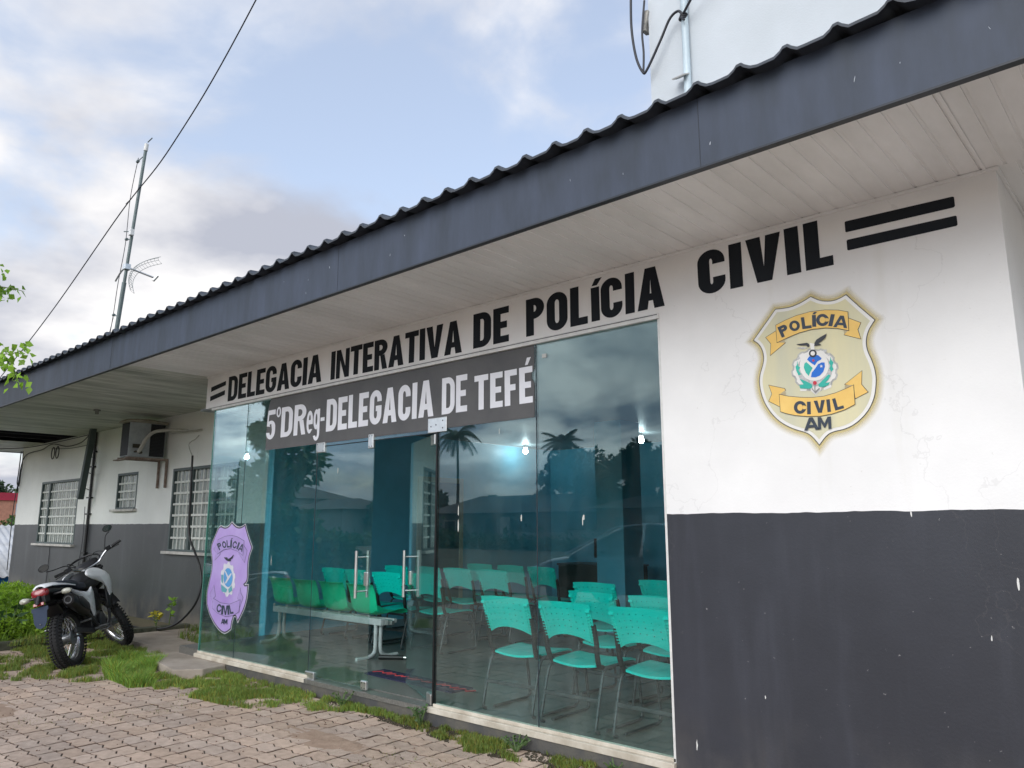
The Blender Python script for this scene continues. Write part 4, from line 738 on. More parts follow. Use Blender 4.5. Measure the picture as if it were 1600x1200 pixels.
def shield(D, y, gold, parent):
    s = -1e-3
    keep = {0, 1, 4, 8, 10, 23} if gold else {0, 3, 5, 9, 10, 11, 12, 15, 16, 17, 18, 19, 24 - 1, 25}
    out = smooth_poly(D['outline'], keep)
    wm = mat('emblem_white', (.80, .79, .76), .5, var=.05); km = mat('emblem_ink', (.03, .035, .045), .5, var=.1)
    if gold:
        fm = mat('pale_gold_field', (.66, .61, .38), .55, scale=1.6, c2=(.54, .54, .42), stretch=(2.5, 1, .35)); bm_ = mat('golden_ribbon', (.80, .55, .17), .55, scale=7, c2=(.76, .47, .11)); fo = mat('ribbon_underside', (.50, .42, .26), .6)
    else:
        fm = mat('lilac_field', (.31, .20, .50), .4, scale=2.0, c2=(.44, .36, .64), stretch=(1, 1, 1)); bm_ = mat('lilac_ribbon', (.36, .28, .55), .4, scale=5, c2=(.30, .22, .48)); fo = bm_
        wm = mat('emblem_white_vinyl', (.62, .62, .68), .4)
    root = flat('shield_emblem', [offset(out, .013 if gold else .017)], y, km if gold else wm, parent)
    if gold: halo(offset(out, .006), root, y=y + .0006)
    flat('border', [offset(out, .0085 if gold else .010)], y + s, wm if gold else km, root)
    flat('field', [offset(out, -.0085 if gold else -.004)], y + 2 * s, fm, root)
    lw = .0028 if gold else .0035
    flat('ribbon_outline', [offset(q, lw) for q in D['tails']], y + 3 * s, km, root)
    flat('ribbon_tail', D['tails'], y + 4 * s, bm_, root)
    if gold: flat('ribbon_fold', D['folds'], y + 5 * s, fo, root)
    flat('ribbon_outline', [offset(q, lw) for q in D['bands']], y + 6 * s, km, root)
    flat('ribbon', D['bands'], y + 7 * s, bm_, root)
    q = y + 3 * s
    if gold:
        flat('crest_shadow', [offset(D['white'][0], .010)], q - .0001, GREY, root)
    flat('crest', D['white'], q + s, wm, root)
    if gold:
        flat('crest', D['grey'], q + 2 * s, mat('crest_pale_grey', (.60, .60, .60), .5, var=.25, scale=60), root); flat('crest', D['white2'], q + 3 * s, wm, root)
    flat('crest', D['blue'], q + 4 * s, mat('crest_blue', (.01, .16, .66), .45) if gold else mat('crest_soft_blue', (.10, .32, .62), .45), root)
    if not gold: flat('crest', D['white2'], q + 5 * s, wm, root)
    flat('crest', D['teal'], q + 4 * s, mat('crest_teal', (.03, .47, .38), .45) if gold else mat('crest_dull_teal', (.12, .36, .42), .45), root)
    flat('eagle', D['black'], q + 5 * s, km, root)
    if gold:
        flat('crest', D['white3'], q + 6 * s, wm, root); flat('crest', D['red'], q + 6 * s, mat('crest_red', (.60, .03, .06), .45), root); flat('anchor', D['anchor'], q + 6 * s, mat('anchor_grey', (.30, .30, .30), .5), root)
    letters(D['letters'], y + 8 * s, mat('emblem_letter_ink', (.035, .05, .075), .5), root, s=.27 if gold else .25)
    return root
shield(GOLD, -.0022, True, ST)
shield(PURPLE, .0118, False, ST)
# old tape, a small sticker and flecks on the outside of the glass
MB().box(-3.470, .0105, 2.755, -3.430, .0145, 2.785).build('sticker', mat('pale_sticker', (.6, .62, .6), .5), ST)
for x, z, hx, hz_ in [(-4.335, 1.66, .006, .045), (-4.335, 1.55, .007, .05), (-3.68, 1.60, .008, .03), (-3.12, 1.60, .008, .02), (-3.13, 1.57, .005, .03), (-7.02, 1.20, .004, .06), (-5.95, 2.05, .006, .03), (-3.9, 2.25, .003, .03)]:
    b = MB(); pts = [(x + hx * math.cos(a) * random.uniform(.5, 1.3), z + hz_ * math.sin(a) * random.uniform(.7, 1.2)) for a in [k * math.pi / 4 for k in range(8)]]
    fill(b, [pts], lambda p: (p[0], .0138, p[1])); b.build('tape_scrap', mat('old_tape', (.55, .57, .52), .6), ST)
# bird-dropping / paint chips on charcoal wall
chips = MB()
for (x, z, hx, hz_) in [(-.66, 1.28, .006, .028), (-.79, 1.03, .004, .012), (-1.08, 1.60, .005, .016), (-2.33, .30, .005, .03), (-.72, .42, .004, .02), (-1.9, .62, .003, .01)]:
    pts = [(x + hx * math.cos(a) * random.uniform(.5, 1.3), z + hz_ * math.sin(a) * random.uniform(.7, 1.2)) for a in [k * math.pi / 5 for k in range(10)]]
    fill(chips, [pts], lambda p: (p[0], -.0012, p[1]))
chips.build('paint_chip', mat('chip_white', (.7, .7, .68), .8), ST)
chips = MB()
for _ in range(13):
    x, z = random.uniform(-6, .6), random.uniform(3.30, 3.58); hx, hz_ = random.uniform(.001, .003), random.uniform(.004, .014)
    sl = random.uniform(-.4, .4)
    pts = [(x + hx * math.cos(a) + sl * hz_ * math.sin(a), z + hz_ * math.sin(a) * random.uniform(.7, 1.2)) for a in [k * math.pi / 4 for k in range(8)]]
    fill(chips, [pts], lambda p: (p[0], -1.0012, p[1]))
chips.build('paint_chip', mat('chip_grey', (.42, .45, .5), .8), ST)
# grille panel, pipes and cables that belong to the building wall
b = MB(); b.obox(Matrix.Translation((-14.98, .95, 2.66)) @ Matrix.Rotation(R_(14), 4, 'Y'), .10, .10, 1.30)
b.build('downpipe', mat('dark_green_pipe', (.035, .055, .05), .5, scale=6), ST, bevel=.01)
b = MB(); b.cyl((-15.29, 1.17, .1), (-15.29, 1.17, 3.28), .022, 10).cyl((-15.36, 1.18, .1), (-15.36, 1.18, 3.28), .011, 8)
for z in (.55, 1.05, 1.75, 2.05, 2.62, 2.9): b.box(-15.40, 1.14, z, -15.22, 1.199, z + .025)
for z in (2.2, 2.5, 2.8): b.cyl((-15.29, 1.15, z), (-15.05, .98, z + .02), .007, 6)
b.build('conduit', BLKPL, ST)
b = MB(); b.cyl((-12.30, .10, 3.2845), (-12.30, .10, 3.262), .05, 14).cyl((-12.30, .10, 3.262), (-12.30, .10, 3.215), .026, 12)
b.build('lamp_socket', mat('dull_socket', (.22, .22, .20), .6), ST, smooth=40)
def wire(pts, r=.006, seg=10, sag=0):
    P_ = [Vector(p) for p in pts]; out = []
    for i in range(len(P_) - 1):
        p0, p1, p2, p3 = P_[max(0, i - 1)], P_[i], P_[i + 1], P_[min(len(P_) - 1, i + 2)]
        for k in range(seg):
            t = k / seg; out.append(.5 * ((2 * p1) + (-p0 + p2) * t + (2 * p0 - 5 * p1 + 4 * p2 - p3) * t * t + (-p0 + 3 * p1 - 3 * p2 + p3) * t ** 3))
    out.append(P_[-1]); return out
wl = MB()
wl.tube(wire([(-19.60, 1.17, 2.3), (-19.55, 1.17, 2.85), (-19.2, 1.16, 3.1), (-18.2, 1.15, 3.14), (-17.4, 1.1, 3.2), (-16.6, 1.12, 3.10), (-15.8, 1.1, 3.12), (-15.1, 1.0, 3.22)]), .010, 6)
wl.tube(wire([(-21.0, .2, 3.25), (-19.5, .5, 3.2), (-17.8, .7, 3.12), (-16.2, .8, 3.13), (-15.0, .95, 3.19)]), .009, 6)
wl.tube(wire([(-17.6, 1.15, 3.12), (-16.5, 1.16, 3.06), (-15.1, 1.1, 3.05)]), .006, 6)
wl.tube(wire([(-19.62, 1.16, 3.2), (-19.60, 1.15, 2.75), (-19.66, 1.16, 2.5), (-19.52, 1.16, 2.42), (-19.45, 1.15, 2.62), (-19.5, 1.15, 2.8)]), .011, 6)
wl.tube(wire([(-19.50, 1.16, 3.2), (-19.40, 1.15, 2.85), (-19.55, 1.16, 2.6), (-19.64, 1.14, 1.9), (-19.66, 1.16, .6)]), .009, 6)
wl.tube(wire([(-17.2, 1.189, 1.14), (-17.2, 1.188, .8), (-17.22, 1.188, .2)]), .006, 6)
wl.tube(wire([(-15.55, 1.188, 1.9), (-15.5, 1.186, 1.3), (-15.62, 1.188, .7)]), .005, 6)
for x in (-17.45, -17.2): wl.tube([(x + .09 * math.cos(a), 1.14, 3.02 + .12 * math.sin(a)) for a in [k * math.pi / 8 for k in range(16)]], .010, 6, closed=True)
wl.build('wall_cable', CABLE, ST)

# ================================================================== CHAIRS (inside)
def chair_back():
    """perforated curved backrest with arched lower edge and ribbed side channels"""
    mb = MB(); W_, H_ = .46, .275
    us, holes_u = [0.0], []
    for k in range(7):
        c = .16 + k * (.68 / 6); us += [c - .010, c + .010]; holes_u.append(len(us) - 2)
    us.append(1.0)
    vs_, holes_v = [0.0], []
    for c in (.26, .44, .62, .80): vs_ += [c - .016, c + .016]; holes_v.append(len(vs_) - 2)
    vs_.append(1.0)
    def P(u, v, off):
        x = (u - .5) * (W_ - .03 * (1 - v) - .02 * v * 0)
        zb = .565 + .060 * (1 - (2 * u - 1) ** 2)
        zt = .838 + .012 * (1 - (2 * u - 1) ** 2)
        z = zb + (zt - zb) * v
        y = .055 - .10 * ((z - .56) / .28) - .030 * (1 - (2 * u - 1) ** 2) + off
        return (x, y, z)
    nu, nv = len(us), len(vs_)
    ok = lambda i, j: not (i in holes_u and j in holes_v)
    idx = {}
    vv = []
    for s_, off in ((0, 0), (1, .007)):
        for j in range(nv):
            for i in range(nu): idx[(s_, i, j)] = len(vv); vv.append(P(us[i], vs_[j], off))
    ff = []
    for j in range(nv - 1):
        for i in range(nu - 1):
            if ok(i, j):
                ff.append((idx[0, i, j], idx[0, i + 1, j], idx[0, i + 1, j + 1], idx[0, i, j + 1])); ff.append((idx[1, i, j], idx[1, i, j + 1], idx[1, i + 1, j + 1], idx[1, i + 1, j]))
            else:
                r = [(i, j), (i + 1, j), (i + 1, j + 1), (i, j + 1)]
                for k in range(4):
                    a, c = r[k], r[(k + 1) % 4]; ff.append((idx[(0, *a)], idx[(1, *a)], idx[(1, *c)], idx[(0, *c)]))
    rim = [(i, 0) for i in range(nu)] + [(nu - 1, j) for j in range(1, nv)] + [(i, nv - 1) for i in range(nu - 2, -1, -1)] + [(0, j) for j in range(nv - 2, 0, -1)]
    for k in range(len(rim)):
        a, c = rim[k], rim[(k + 1) % len(rim)]; ff.append((idx[(0, *a)], idx[(0, *c)], idx[(1, *c)], idx[(1, *a)]))
    mb.add(vv, ff)
    for sx in (-1, 1):   # side channels: raised strip and small ribs
        u = .5 + sx * .455
        for k in range(9):
            v = .10 + k * .075; x, y, z = P(u, v, -.004)
            mb.box(x - .014, y - .006, z - .0025, x + .014, y + .006, z + .0025)
        a = P(.5 + sx * .425, .06, -.003); c = P(.5 + sx * .425, .78, -.003); mb.tube([a, c], .0045, 6)
        x, y, z = P(.5 + sx * .46, .84, -.002); mb.box(x - .018, y - .008, z - .010, x + .018, y + .006, z + .008)
    return mb
def make_chair():
    t = thing('waiting_chair', '', 'chair')
    chair_back().build('backrest', TURQ, t, smooth=35)
    b = MB(); n = 12; top, bot = [], []
    def S(u, v):   # seat pan, slight dish, waterfall front
        x = (u - .5) * (.46 - .06 * (1 - v) ** 2 * 1.0); y = .075 + v * .43 + .0
        if v < .15: x *= .92 + .5 * v
        z = .432 + .014 * v - .018 * math.sin(math.pi * u) * (1 - v * .4) - (.02 * max(0, v - .85) / .15)
        return x, y, z
    us = [i / 8 for i in range(9)]; vs_ = [j / 8 for j in range(9)]
    vv = [S(u, v) for v in vs_ for u in us]; k = len(vv); vv += [(p[0], p[1], p[2] - .016) for p in vv]
    ff = [(j * 9 + i, j * 9 + i + 1, (j + 1) * 9 + i + 1, (j + 1) * 9 + i) for j in range(8) for i in range(8)]
    ff += [(k + f[3], k + f[2], k + f[1], k + f[0]) for f in ff]
    rim = [i for i in range(9)] + [j * 9 + 8 for j in range(1, 9)] + [72 + i for i in range(7, -1, -1)] + [j * 9 for j in range(7, 0, -1)]
    ff += [(rim[q], k + rim[q], k + rim[(q + 1) % len(rim)], rim[(q + 1) % len(rim)]) for q in range(len(rim))]
    fix_normals(b.add(vv, ff).build('seat', TURQ, t, smooth=40))
    for sx in (-1, 1):
        x = sx * .235; f = MB()
        pts = wire([(x, .03, .016), (x, -.005, .035), (x, .012, .11), (x, .075, .33), (x * .98, .12, .395), (x * .95, .20, .410), (x * .95, .44, .410), (x, .50, .385), (x, .525, .30), (x, .56, .06), (x, .53, .016), (x, .45, .013), (x, .12, .013)], seg=5)
        f.tube(pts, .0115, 8); f.build('side_frame', TUBEB, t, smooth=60)
        g = MB(); g.tube(wire([(sx * .19, .16, .408), (sx * .205, .09, .425), (sx * .215, .055, .50), (sx * .218, .045, .58), (sx * .215, .018, .70)], seg=5), [.019] * 21, 8); g.build('back_support', BLKPL, t, smooth=60)
    MB().box(-.235, .030, .198, .235, .042, .226).build('crossbar', TUBEB, t, bevel=.003)
    MB().box(-.22, .20, .385, .22, .225, .405).box(-.22, .42, .385, .22, .445, .405).build('seat_support', TUBEB, t)
    return t
FZ = .178
chairs = [  # x, y of the rear feet, yaw, label
 (-3.965, .175, 2, 'turquoise chair in the front row next to the glass, leftmost of the three'),
 (-3.385, .150, 0, 'turquoise chair in the front row by the glass, between its two neighbours'),
 (-2.775, .150, -1, 'turquoise chair in the front row by the glass, tucked against the dark wall'),
 (-3.74, .960, -4, 'turquoise chair right behind the middle chair of the front row'),
 (-4.28, 1.75, 3, 'turquoise chair mostly hidden, its corner showing left behind the second-row chair'),
 (-3.13, .930, 0, 'turquoise chair right behind the chair at the dark wall, only its top showing'),
 (-3.96, 2.38, 0, 'turquoise chair deep in the room at the right edge of the glass'),
 (-6.40, 2.62, 4, 'turquoise chair at the right end of the middle row'),
 (-7.00, 2.62, 2, 'turquoise chair in the middle row, seen just right of the open glass door'),
 (-6.92, 3.53, 0, 'turquoise chair in the back row, second from its right end'),
 (-6.35, 3.48, -2, 'turquoise chair in the back row at its right end'),
 (-7.52, 3.56, 2, 'turquoise chair in the back row, peeking between two chairs of the middle row'),
 (-6.48, 1.62, 2, 'turquoise chair seen through the open glass door leaf and its hinge edge'),
 (-7.02, 1.52, 5, 'turquoise chair seen through the open doorway, behind the end of the green bench'),
 (-8.05, 2.52, 0, 'turquoise chair at the back seen in the doorway, left of the right door handle'),
 (-7.50, 2.58, 0, 'turquoise chair in the shade behind the open door leaf and its handle'),
 (-8.24, 1.66, 2, 'turquoise chair directly behind the green bench, above its second seat from the left'),
 (-7.70, 1.62, 0, 'turquoise chair directly behind the green bench, above its third seat'),
]
proto = make_chair()
for i, (x, y, yaw, lab) in enumerate(chairs):
    c = proto if i == 0 else copy_tree(proto)
    c.location = (x, y, FZ); c.rotation_euler = (0, 0, R_(yaw)); c['label'] = lab; c['group'] = 'turquoise waiting room chairs'

# ---------------- row of four green seats on a beam
BN = thing('waiting_bench', 'row of four smooth green plastic seats on one pale grey beam, beside the entrance', 'bench', (-7.66, 1.08, FZ))
MB().box(-.98, -.035, .335, 1.12, .045, .40).build('beam', TUBEW, BN, bevel=.004)
MB().box(-.98, .14, .35, 1.12, .18, .39).build('beam', TUBEW, BN, bevel=.004)
for x in (-.84, 1.02):
    l = MB()
    l.tube(wire([(x, -.02, .335), (x, -.02, .12), (x, -.04, .05), (x, -.12, .016), (x, -.26, .014)], seg=6), .021, 10)
    l.tube(wire([(x + .02, .03, .335), (x + .02, .03, .12), (x + .02, .05, .05), (x + .02, .12, .016), (x + .02, .26, .014)], seg=6), .021, 10)
    l.build('leg', TUBEW, BN, smooth=60)
MB().box(1.13, .0, .345, 1.19, .06, .395).box(1.20, .01, .35, 1.24, .05, .39).build('beam_bracket', STEEL, BN, bevel=.004)
def shell_seat(cx):
    mb = MB(); prof = []   # side profile (y, z) from front lip over the seat up the back
    for q in [(.46, .405), (.43, .432), (.36, .440), (.25, .425), (.14, .415), (.07, .425), (.02, .455), (-.005, .51), (-.02, .58), (-.04, .66), (-.075, .735), (-.09, .745), (-.10, .740)]: prof.append(q)
    prof = [(p.y, p.z) for p in wire([(0, a, c) for a, c in prof], seg=3)]
    n = 11; vv = []
    for s_ in (0, 1):
        for j, (y, z) in enumerate(prof):
            tt = j / (len(prof) - 1)
            hw = .235 - .012 * math.sin(math.pi * tt)
            if tt > .93: hw -= .02 * (tt - .93) / .07
            for i in range(n):
                u = 2 * i / (n - 1) - 1; lift = abs(u) ** 3
                if tt < .5: yy, zz_ = y, z + lift * .030
                else: yy, zz_ = y + lift * .045, z
                vv.append((cx + u * hw, yy - (.006 if s_ and tt > .5 else 0), zz_ - (.006 if s_ and tt <= .5 else 0)))
    m = len(prof); k = n * m
    ff = [(j * n + i, j * n + i + 1, (j + 1) * n + i + 1, (j + 1) * n + i) for j in range(m - 1) for i in range(n - 1)]
    ff += [(k + f[3], k + f[2], k + f[1], k + f[0]) for f in ff]
    rim = [i for i in range(n)] + [j * n + n - 1 for j in range(1, m)] + [(m - 1) * n + i for i in range(n - 2, -1, -1)] + [j * n for j in range(m - 2, 0, -1)]
    ff += [(rim[q], k + rim[q], k + rim[(q + 1) % len(rim)], rim[(q + 1) % len(rim)]) for q in range(len(rim))]
    mb.add(vv, ff)
    return mb
for i in range(4):
    o = fix_normals(shell_seat(-.87 + i * .535).build('seat', GREENP, BN, smooth=50))
    mb = MB()
    for s_ in (-1, 1): mb.cyl((-.87 + i * .535 + s_ * .14, .0, .398), (-.87 + i * .535 + s_ * .14, .0, .425), .014, 8)
    mb.build('bolt', STEEL, o)

# ---------------- small things inside
b = MB(); b.box(-.62, -.12, 0, .62, .12, .012)
dm = b.build('doormat', mat('navy_mat', (.02, .02, .06), .95, scale=40), None); dm.location = (-5.42, .56, FZ); dm.rotation_euler = (0, 0, R_(-2)); tag(dm, 'dark blue door mat with red squiggles just inside the glass door', 'doormat')
b = MB()
for k in range(7):
    x = -.58 + k * .19; b.tube(wire([(x, -.05 + .02 * (k % 3), .013), (x + .06, .03, .013), (x + .12, -.02, .013), (x + .17, .05 - .02 * (k % 2), .013)], seg=4), .007, 5)
b.build('stripe', mat('faded_red_fibre', (.45, .05, .06), .95), dm)
for i, (x, y, lab) in enumerate([(-8.72, 5.9, 'bright round bulb on the dark ceiling, left one of the two behind the glass'), (-6.25, 5.75, 'bright round bulb on the dark ceiling, right one near the edge of the glass')]):
    e = thing('ceiling_bulb', lab, 'light bulb', (x, y, 2.934), group='bulbs on the waiting room ceiling')
    MB().cyl((0, 0, 0), (0, 0, -.05), .035, 16).build('socket', ALU, e, smooth=40)
    MB().lathe([(.001, -.045), (.022, -.05), (.030, -.075), (.042, -.10), (.043, -.125), (.030, -.15), (.001, -.16)], Matrix.Rotation(R_(90), 4, 'X') @ Matrix.Rotation(0, 4, 'Y') @ Matrix.Diagonal((1, 1, 1, 1)), 18).build('bulb', mat('lit_bulb', (.9, .9, .9), .4, emit=(.9, .97, 1.0), estr=55), e, smooth=60)
for o in list(bpy.data.objects):
    if o.name.startswith('bulb'):
        for v in o.data.vertices: v.co.z = -abs(v.co.z)
t = thing('floor_roller', 'small black bar lying on the floor behind the doorway', 'bar', (-6.45, 1.12, FZ), (0, 0, R_(35)))
MB().cyl((-.13, 0, .022), (.13, 0, .022), .022, 10).build('roller', BLKPL, t, smooth=40); MB().cyl((.131, 0, .022), (.16, 0, .022), .010, 8).build('end_cap', STEEL, t, smooth=40)
# reception desk with a monitor far inside
t = thing('reception_desk', 'dark reception desk in the gloom at the back of the room', 'desk', (-7.35, 6.2, FZ))
MB().box(-.7, -.3, .72, .7, .3, .75).build('desk_top', mat('dark_wood_laminate', (.05, .06, .055), .5), t, bevel=.004)
MB().box(-.68, -.28, 0, .68, -.26, .719).box(-.68, -.2599, 0, -.66, .28, .719).box(.66, -.2599, 0, .68, .28, .719).build('desk_panel', mat('dark_wood_laminate', (.05, .06, .055)), t)
t = thing('monitor', 'dark computer monitor standing on the reception desk', 'monitor', (-7.25, 6.2, FZ + .75))
MB().box(-.24, -.02, .09, .24, .02, .40).build('screen', BLKPL, t, bevel=.006); MB().cyl((0, .01, .008), (0, .01, .12), .02, 10).box(-.11, -.08, 0, .11, .08, .008).build('stand', BLKPL, t)

# ================================================================== AIR CONDITIONER on the recessed wall
AC = thing('air_conditioner', 'old grey outdoor air conditioner unit on rusty wall brackets above the small window', 'air conditioner', (-12.22, 1.19, 2.56))
BODY = mat('grey_enamel_metal', (.38, .41, .43), .45, scale=5, c2=(.24, .27, .28)); BEIGE = mat('dusty_beige_plastic', (.36, .33, .27), .6, scale=5, c2=(.2, .19, .15))
MB().box(-.30, -.62, .04, 0, -.06, .585).build('casing', BODY, AC, bevel=.012)
b = MB(); b.box(.0005, -.30, .06, .004, -.075, .57); b.build('rear_grille', mat('black_coil', (.008, .009, .012), .6), AC)
b = MB()
for k in range(22): b.box(.0045, -.30, .075 + k * .0225, .0085, -.075, .080 + k * .0225)
b.build('grille_slat', mat('dark_slat', (.03, .032, .038), .5), AC)
b = MB(); b.box(-.29, -.6245, .06, -.01, -.6205, .57); b.build('fan_grille', mat('black_coil', (.008, .009, .012)), AC)
b = MB(); b.loft([((-.15, -.67, .59), .17, .012), ((-.15, -.64, .60), .185, .030), ((-.15, -.34, .612), .19, .042), ((-.15, -.04, .60), .185, .03)], 14, 3, axis='y'); b.build('top_cover', BEIGE, AC, smooth=50)
b = MB(); b.cyl((.004, -.52, .12), (.05, -.52, .12), .016, 10).cyl((.004, -.44, .11), (.05, -.44, .11), .020, 10).box(.004, -.56, .18, .014, -.40, .24); b.build('valve', mat('dull_brass', (.09, .08, .06), .5, metal=.5), AC)
b = MB()
b.tube(wire([(.03, -.48, .12), (.09, -.47, .16), (.12, -.42, .30), (.15, -.33, .42), (.26, -.22, .455), (.6, -.12, .44), (.93, -.05, .41), (1.12, -.02, .415)], seg=8), [.030] * 20 + [.026] * 25 + [.016] * 12, 10)
b.build('insulated_pipe', mat('dirty_pipe_wrap', (.46, .45, .41), .8, scale=14, bump=.4), AC, smooth=60)
RUST = mat('rusty_bracket', (.30, .25, .21), .8, scale=12, c2=(.12, .07, .05))
for x in (-.26, .02): MB().box(x - .018, -.66, .002, x + .018, -.004, .034).box(x - .018, -.034, -.42, x + .018, -.004, .001).build('bracket', RUST, AC)
MB().box(-.34, -.70, -.016, .10, -.62, .0).build('bracket_rail', RUST, AC)
# hose hanging from the pipe down to the ground
t = tag(MB().tube(wire([(-11.16, 1.17, 2.90), (-11.20, 1.14, 2.84), (-11.22, 1.05, 2.75), (-10.93, .98, 2.55)], seg=8), .007, 6).build('wall_wire', mat('pale_wire', (.4, .4, .36)), None, smooth=60), 'thin pale wire hanging from the wall hole beside the air conditioner pipe', 'wire')
t = tag(MB().tube(wire([(-10.93, .98, 2.56), (-10.90, .98, 2.0), (-10.86, .98, 1.45), (-10.66, .98, 1.20), (-10.45, .97, 1.0), (-10.33, .95, .75), (-10.38, .90, .48), (-10.70, .82, .22), (-11.1, .72, .125), (-11.7, .62, .125), (-12.2, .75, .125)], seg=8), .016, 8).build('drain_hose', BLKPL, None, smooth=60), 'black drain hose curving down the grey wall past the large window onto the walk', 'hose')
t = tag(MB().tube(wire([(-10.9, .30, .115), (-11.35, .42, .118), (-11.7, .52, .20), (-11.9, .60, .22)], seg=6), [.025] * 12 + [.035] * 7, 8).build('dark_stick', BLKPL, None, smooth=60), 'short dark stick lying on the walk behind the motorcycle wheel', 'stick')

# ================================================================== ANTENNA MAST on the roof
AN = thing('antenna_mast', 'tall leaning grey pole on the roof with a grid dish and small aerials', 'antenna', (-15.97, 1.5, 3.8))
A0, A1 = Vector((0, 0, 0)), Vector((.90, 0, 5.26)); ax = (A1 - A0).normalized()
def ap(z, dx=0, dy=0): return A0 + ax * (z / ax.z) + Vector((dx, dy, 0))
MB().cyl(A0, ap(2.55), .042, 14).cyl(ap(2.55), A1, .031, 14).build('pole', GALV, AN, smooth=40)
MB().cyl(A1 - ax * .02, A1 + ax * .12, .042, 12).build('top_cap', ALU, AN, smooth=40)
b = MB(); b.cyl(ap(5.4, .05), ap(5.42, .24), .012, 6).cyl(ap(5.15), ap(5.13, -.30), .010, 6).cyl(ap(5.13, -.30), ap(5.12, -.36), .03, 8)
b.cyl(ap(3.58), ap(3.70, -.46), .012, 6).cyl(ap(3.42), ap(3.48, -.22), .012, 6).cyl(ap(3.48, -.22), ap(3.49, -.28), .03, 8).cyl(ap(1.86), ap(1.94, -.25), .012, 6).cyl(ap(1.94, -.25), ap(1.95, -.31), .03, 8)
b.build('arm', GALV, AN)
MB().box(.62, -.08, 3.47, .72, .0, 3.60).build('junction_box', ALU, AN, bevel=.01)
MB().box(.43, -.06, 2.80, .55, .06, 2.92).build('clamp', STEEL, AN, bevel=.01)
b = MB()   # grid dish: curved wires
gc = ap(2.86); fwd = Vector((.42, .86, -.30)).normalized(); sidev = fwd.cross(Vector((0, 0, 1))).normalized(); upv = sidev.cross(fwd)
upv = (upv + Vector((.12, .30, 0))).normalized()
def dp(u, v): return gc + fwd * (.12 + .22 * (u * u * .3 + v * v)) + sidev * u * .22 + upv * v * .42
for k in range(19):
    v = -1 + 2 * k / 18; b.tube([dp(-1 + q * .25, v) for q in range(9)], .003, 4)
for u in (-1, -.33, .33, 1): b.tube([dp(u, -1 + q * .125) for q in range(17)], .005, 5)
b.build('grid_dish', mat('pale_wire_grid', (.38, .41, .40), .5, metal=.3), AN)
b = MB(); b.cyl(gc, gc + fwd * .56, .020, 8).cyl(gc + fwd * .56 - upv * .07, gc + fwd * .56 + upv * .07, .03, 8); b.tube(wire([gc, gc - Vector((.25, 0, .03)), gc - Vector((.52, 0, .18))], seg=5), .018, 6)
b.build('feed_arm', STEEL, AN)
b = MB()
b.tube(wire([ap(5.2, -.33), ap(4.4, -.42), ap(3.4, -.28), ap(2.6, -.33), ap(1.9, -.31), ap(1.0, -.35), ap(.25, -.28)], seg=8), .007, 5)
b.tube(wire([ap(1.9, -.28), ap(1.2, -.45), ap(.3, -.55)], seg=6), .006, 5)
b.tube(wire([ap(4.55, .0), ap(4.35, .22, -.1), ap(4.25, -.05, -.1), ap(4.32, -.62)], seg=7), .007, 5)
b.tube(wire([ap(1.6, .02), ap(.8, -.6), ap(.2, -1.5)], seg=6), .005, 5)
b.build('cable', CABLE, AN)
# long service cable crossing the sky
t = tag(MB().tube(wire([(1.2, 1, 18.6), (-4.5, 1, 13.8), (-9.985, 1, 9.60), (-12.6, 1, 8.10), (-14.64, 1, 7.46 - .02), (-18.0, 1, 6.15), (-21.35, 1, 5.09), (-27.5, 1, 3.3), (-38, 1, 1.6)], seg=10), .011, 6).build('service_cable', CABLE, None, smooth=60), 'thin black overhead cable slanting across the sky past the leaning mast', 'cable')
# ================================================================== WHITE TANK TOWER behind the roof
TW = thing('water_tank_tower', 'plain white rendered tower rising behind the roof at the top right', 'tower', (-3.52, 1.8, 3.9))
TWM = mat('cool_white_render', (.56, .60, .64), .6, scale=.8, c2=(.50, .54, .57), bump=.2)
MB().box(0, 0, 0, 5.2, 3.0, 5.2).build('tower_wall', TWM, TW); MB().box(-.08, -.08, 5.2, 5.28, 3.08, 5.32).build('roof', TWM, TW)
b = MB(); b.cyl((.415, -.045, -.2), (.425, -.045, 5.0), .035, 14); b.build('pipe', mat('pale_blue_pipe', (.55, .66, .72), .4), TW, smooth=40)
b = MB(); b.obox(Matrix.Translation((.38, -.09, 1.80)) @ Matrix.Rotation(.5, 4, 'X'), .14, .12, .012); b.build('metal_flap', mat('pale_metal_scrap', (.5, .5, .48), .6), TW)
b = MB()
k0 = Vector((.42, -.10, 2.42))
b.tube(wire([k0 + Vector((.01, 0, 0)), k0 + Vector((-.04, 0, .06)), k0 + Vector((-.13, 0, .02)), k0 + Vector((-.24, 0, -.16)), k0 + Vector((-.40, 0, -.40)), k0 + Vector((-.45, 0, -.40)), k0 + Vector((-.52, 0, -.20)), k0 + Vector((-.56, 0, .15)), k0 + Vector((-.55, 0, .6))], seg=8), .013, 7)
b.tube(wire([k0 + Vector((-.44, 0, -.40)), k0 + Vector((-.43, 0, -.2)), k0 + Vector((-.45, .02, .05)), k0 + Vector((-.43, .05, .4))], seg=7), .011, 7)
b.tube(wire([k0 + Vector((.02, 0, .01)), k0 + Vector((.3, -.1, .22)), k0 + Vector((.75, -.3, .5)), k0 + Vector((1.4, -.7, .85))], seg=7), .013, 7)
for q in range(3): b.tube([k0 + Vector((.030 * math.cos(a) - .01 + q * .008, .03 * math.sin(a) + .03, q * .016 - .02)) for a in [z * math.pi / 5 for z in range(10)]], .010, 6, closed=True)
b.tube(wire([k0 + Vector((-.01, 0, -.02)), k0 + Vector((.035, -.02, -.08))], seg=4), .01, 6)
b.build('cable', CABLE, TW, smooth=60)
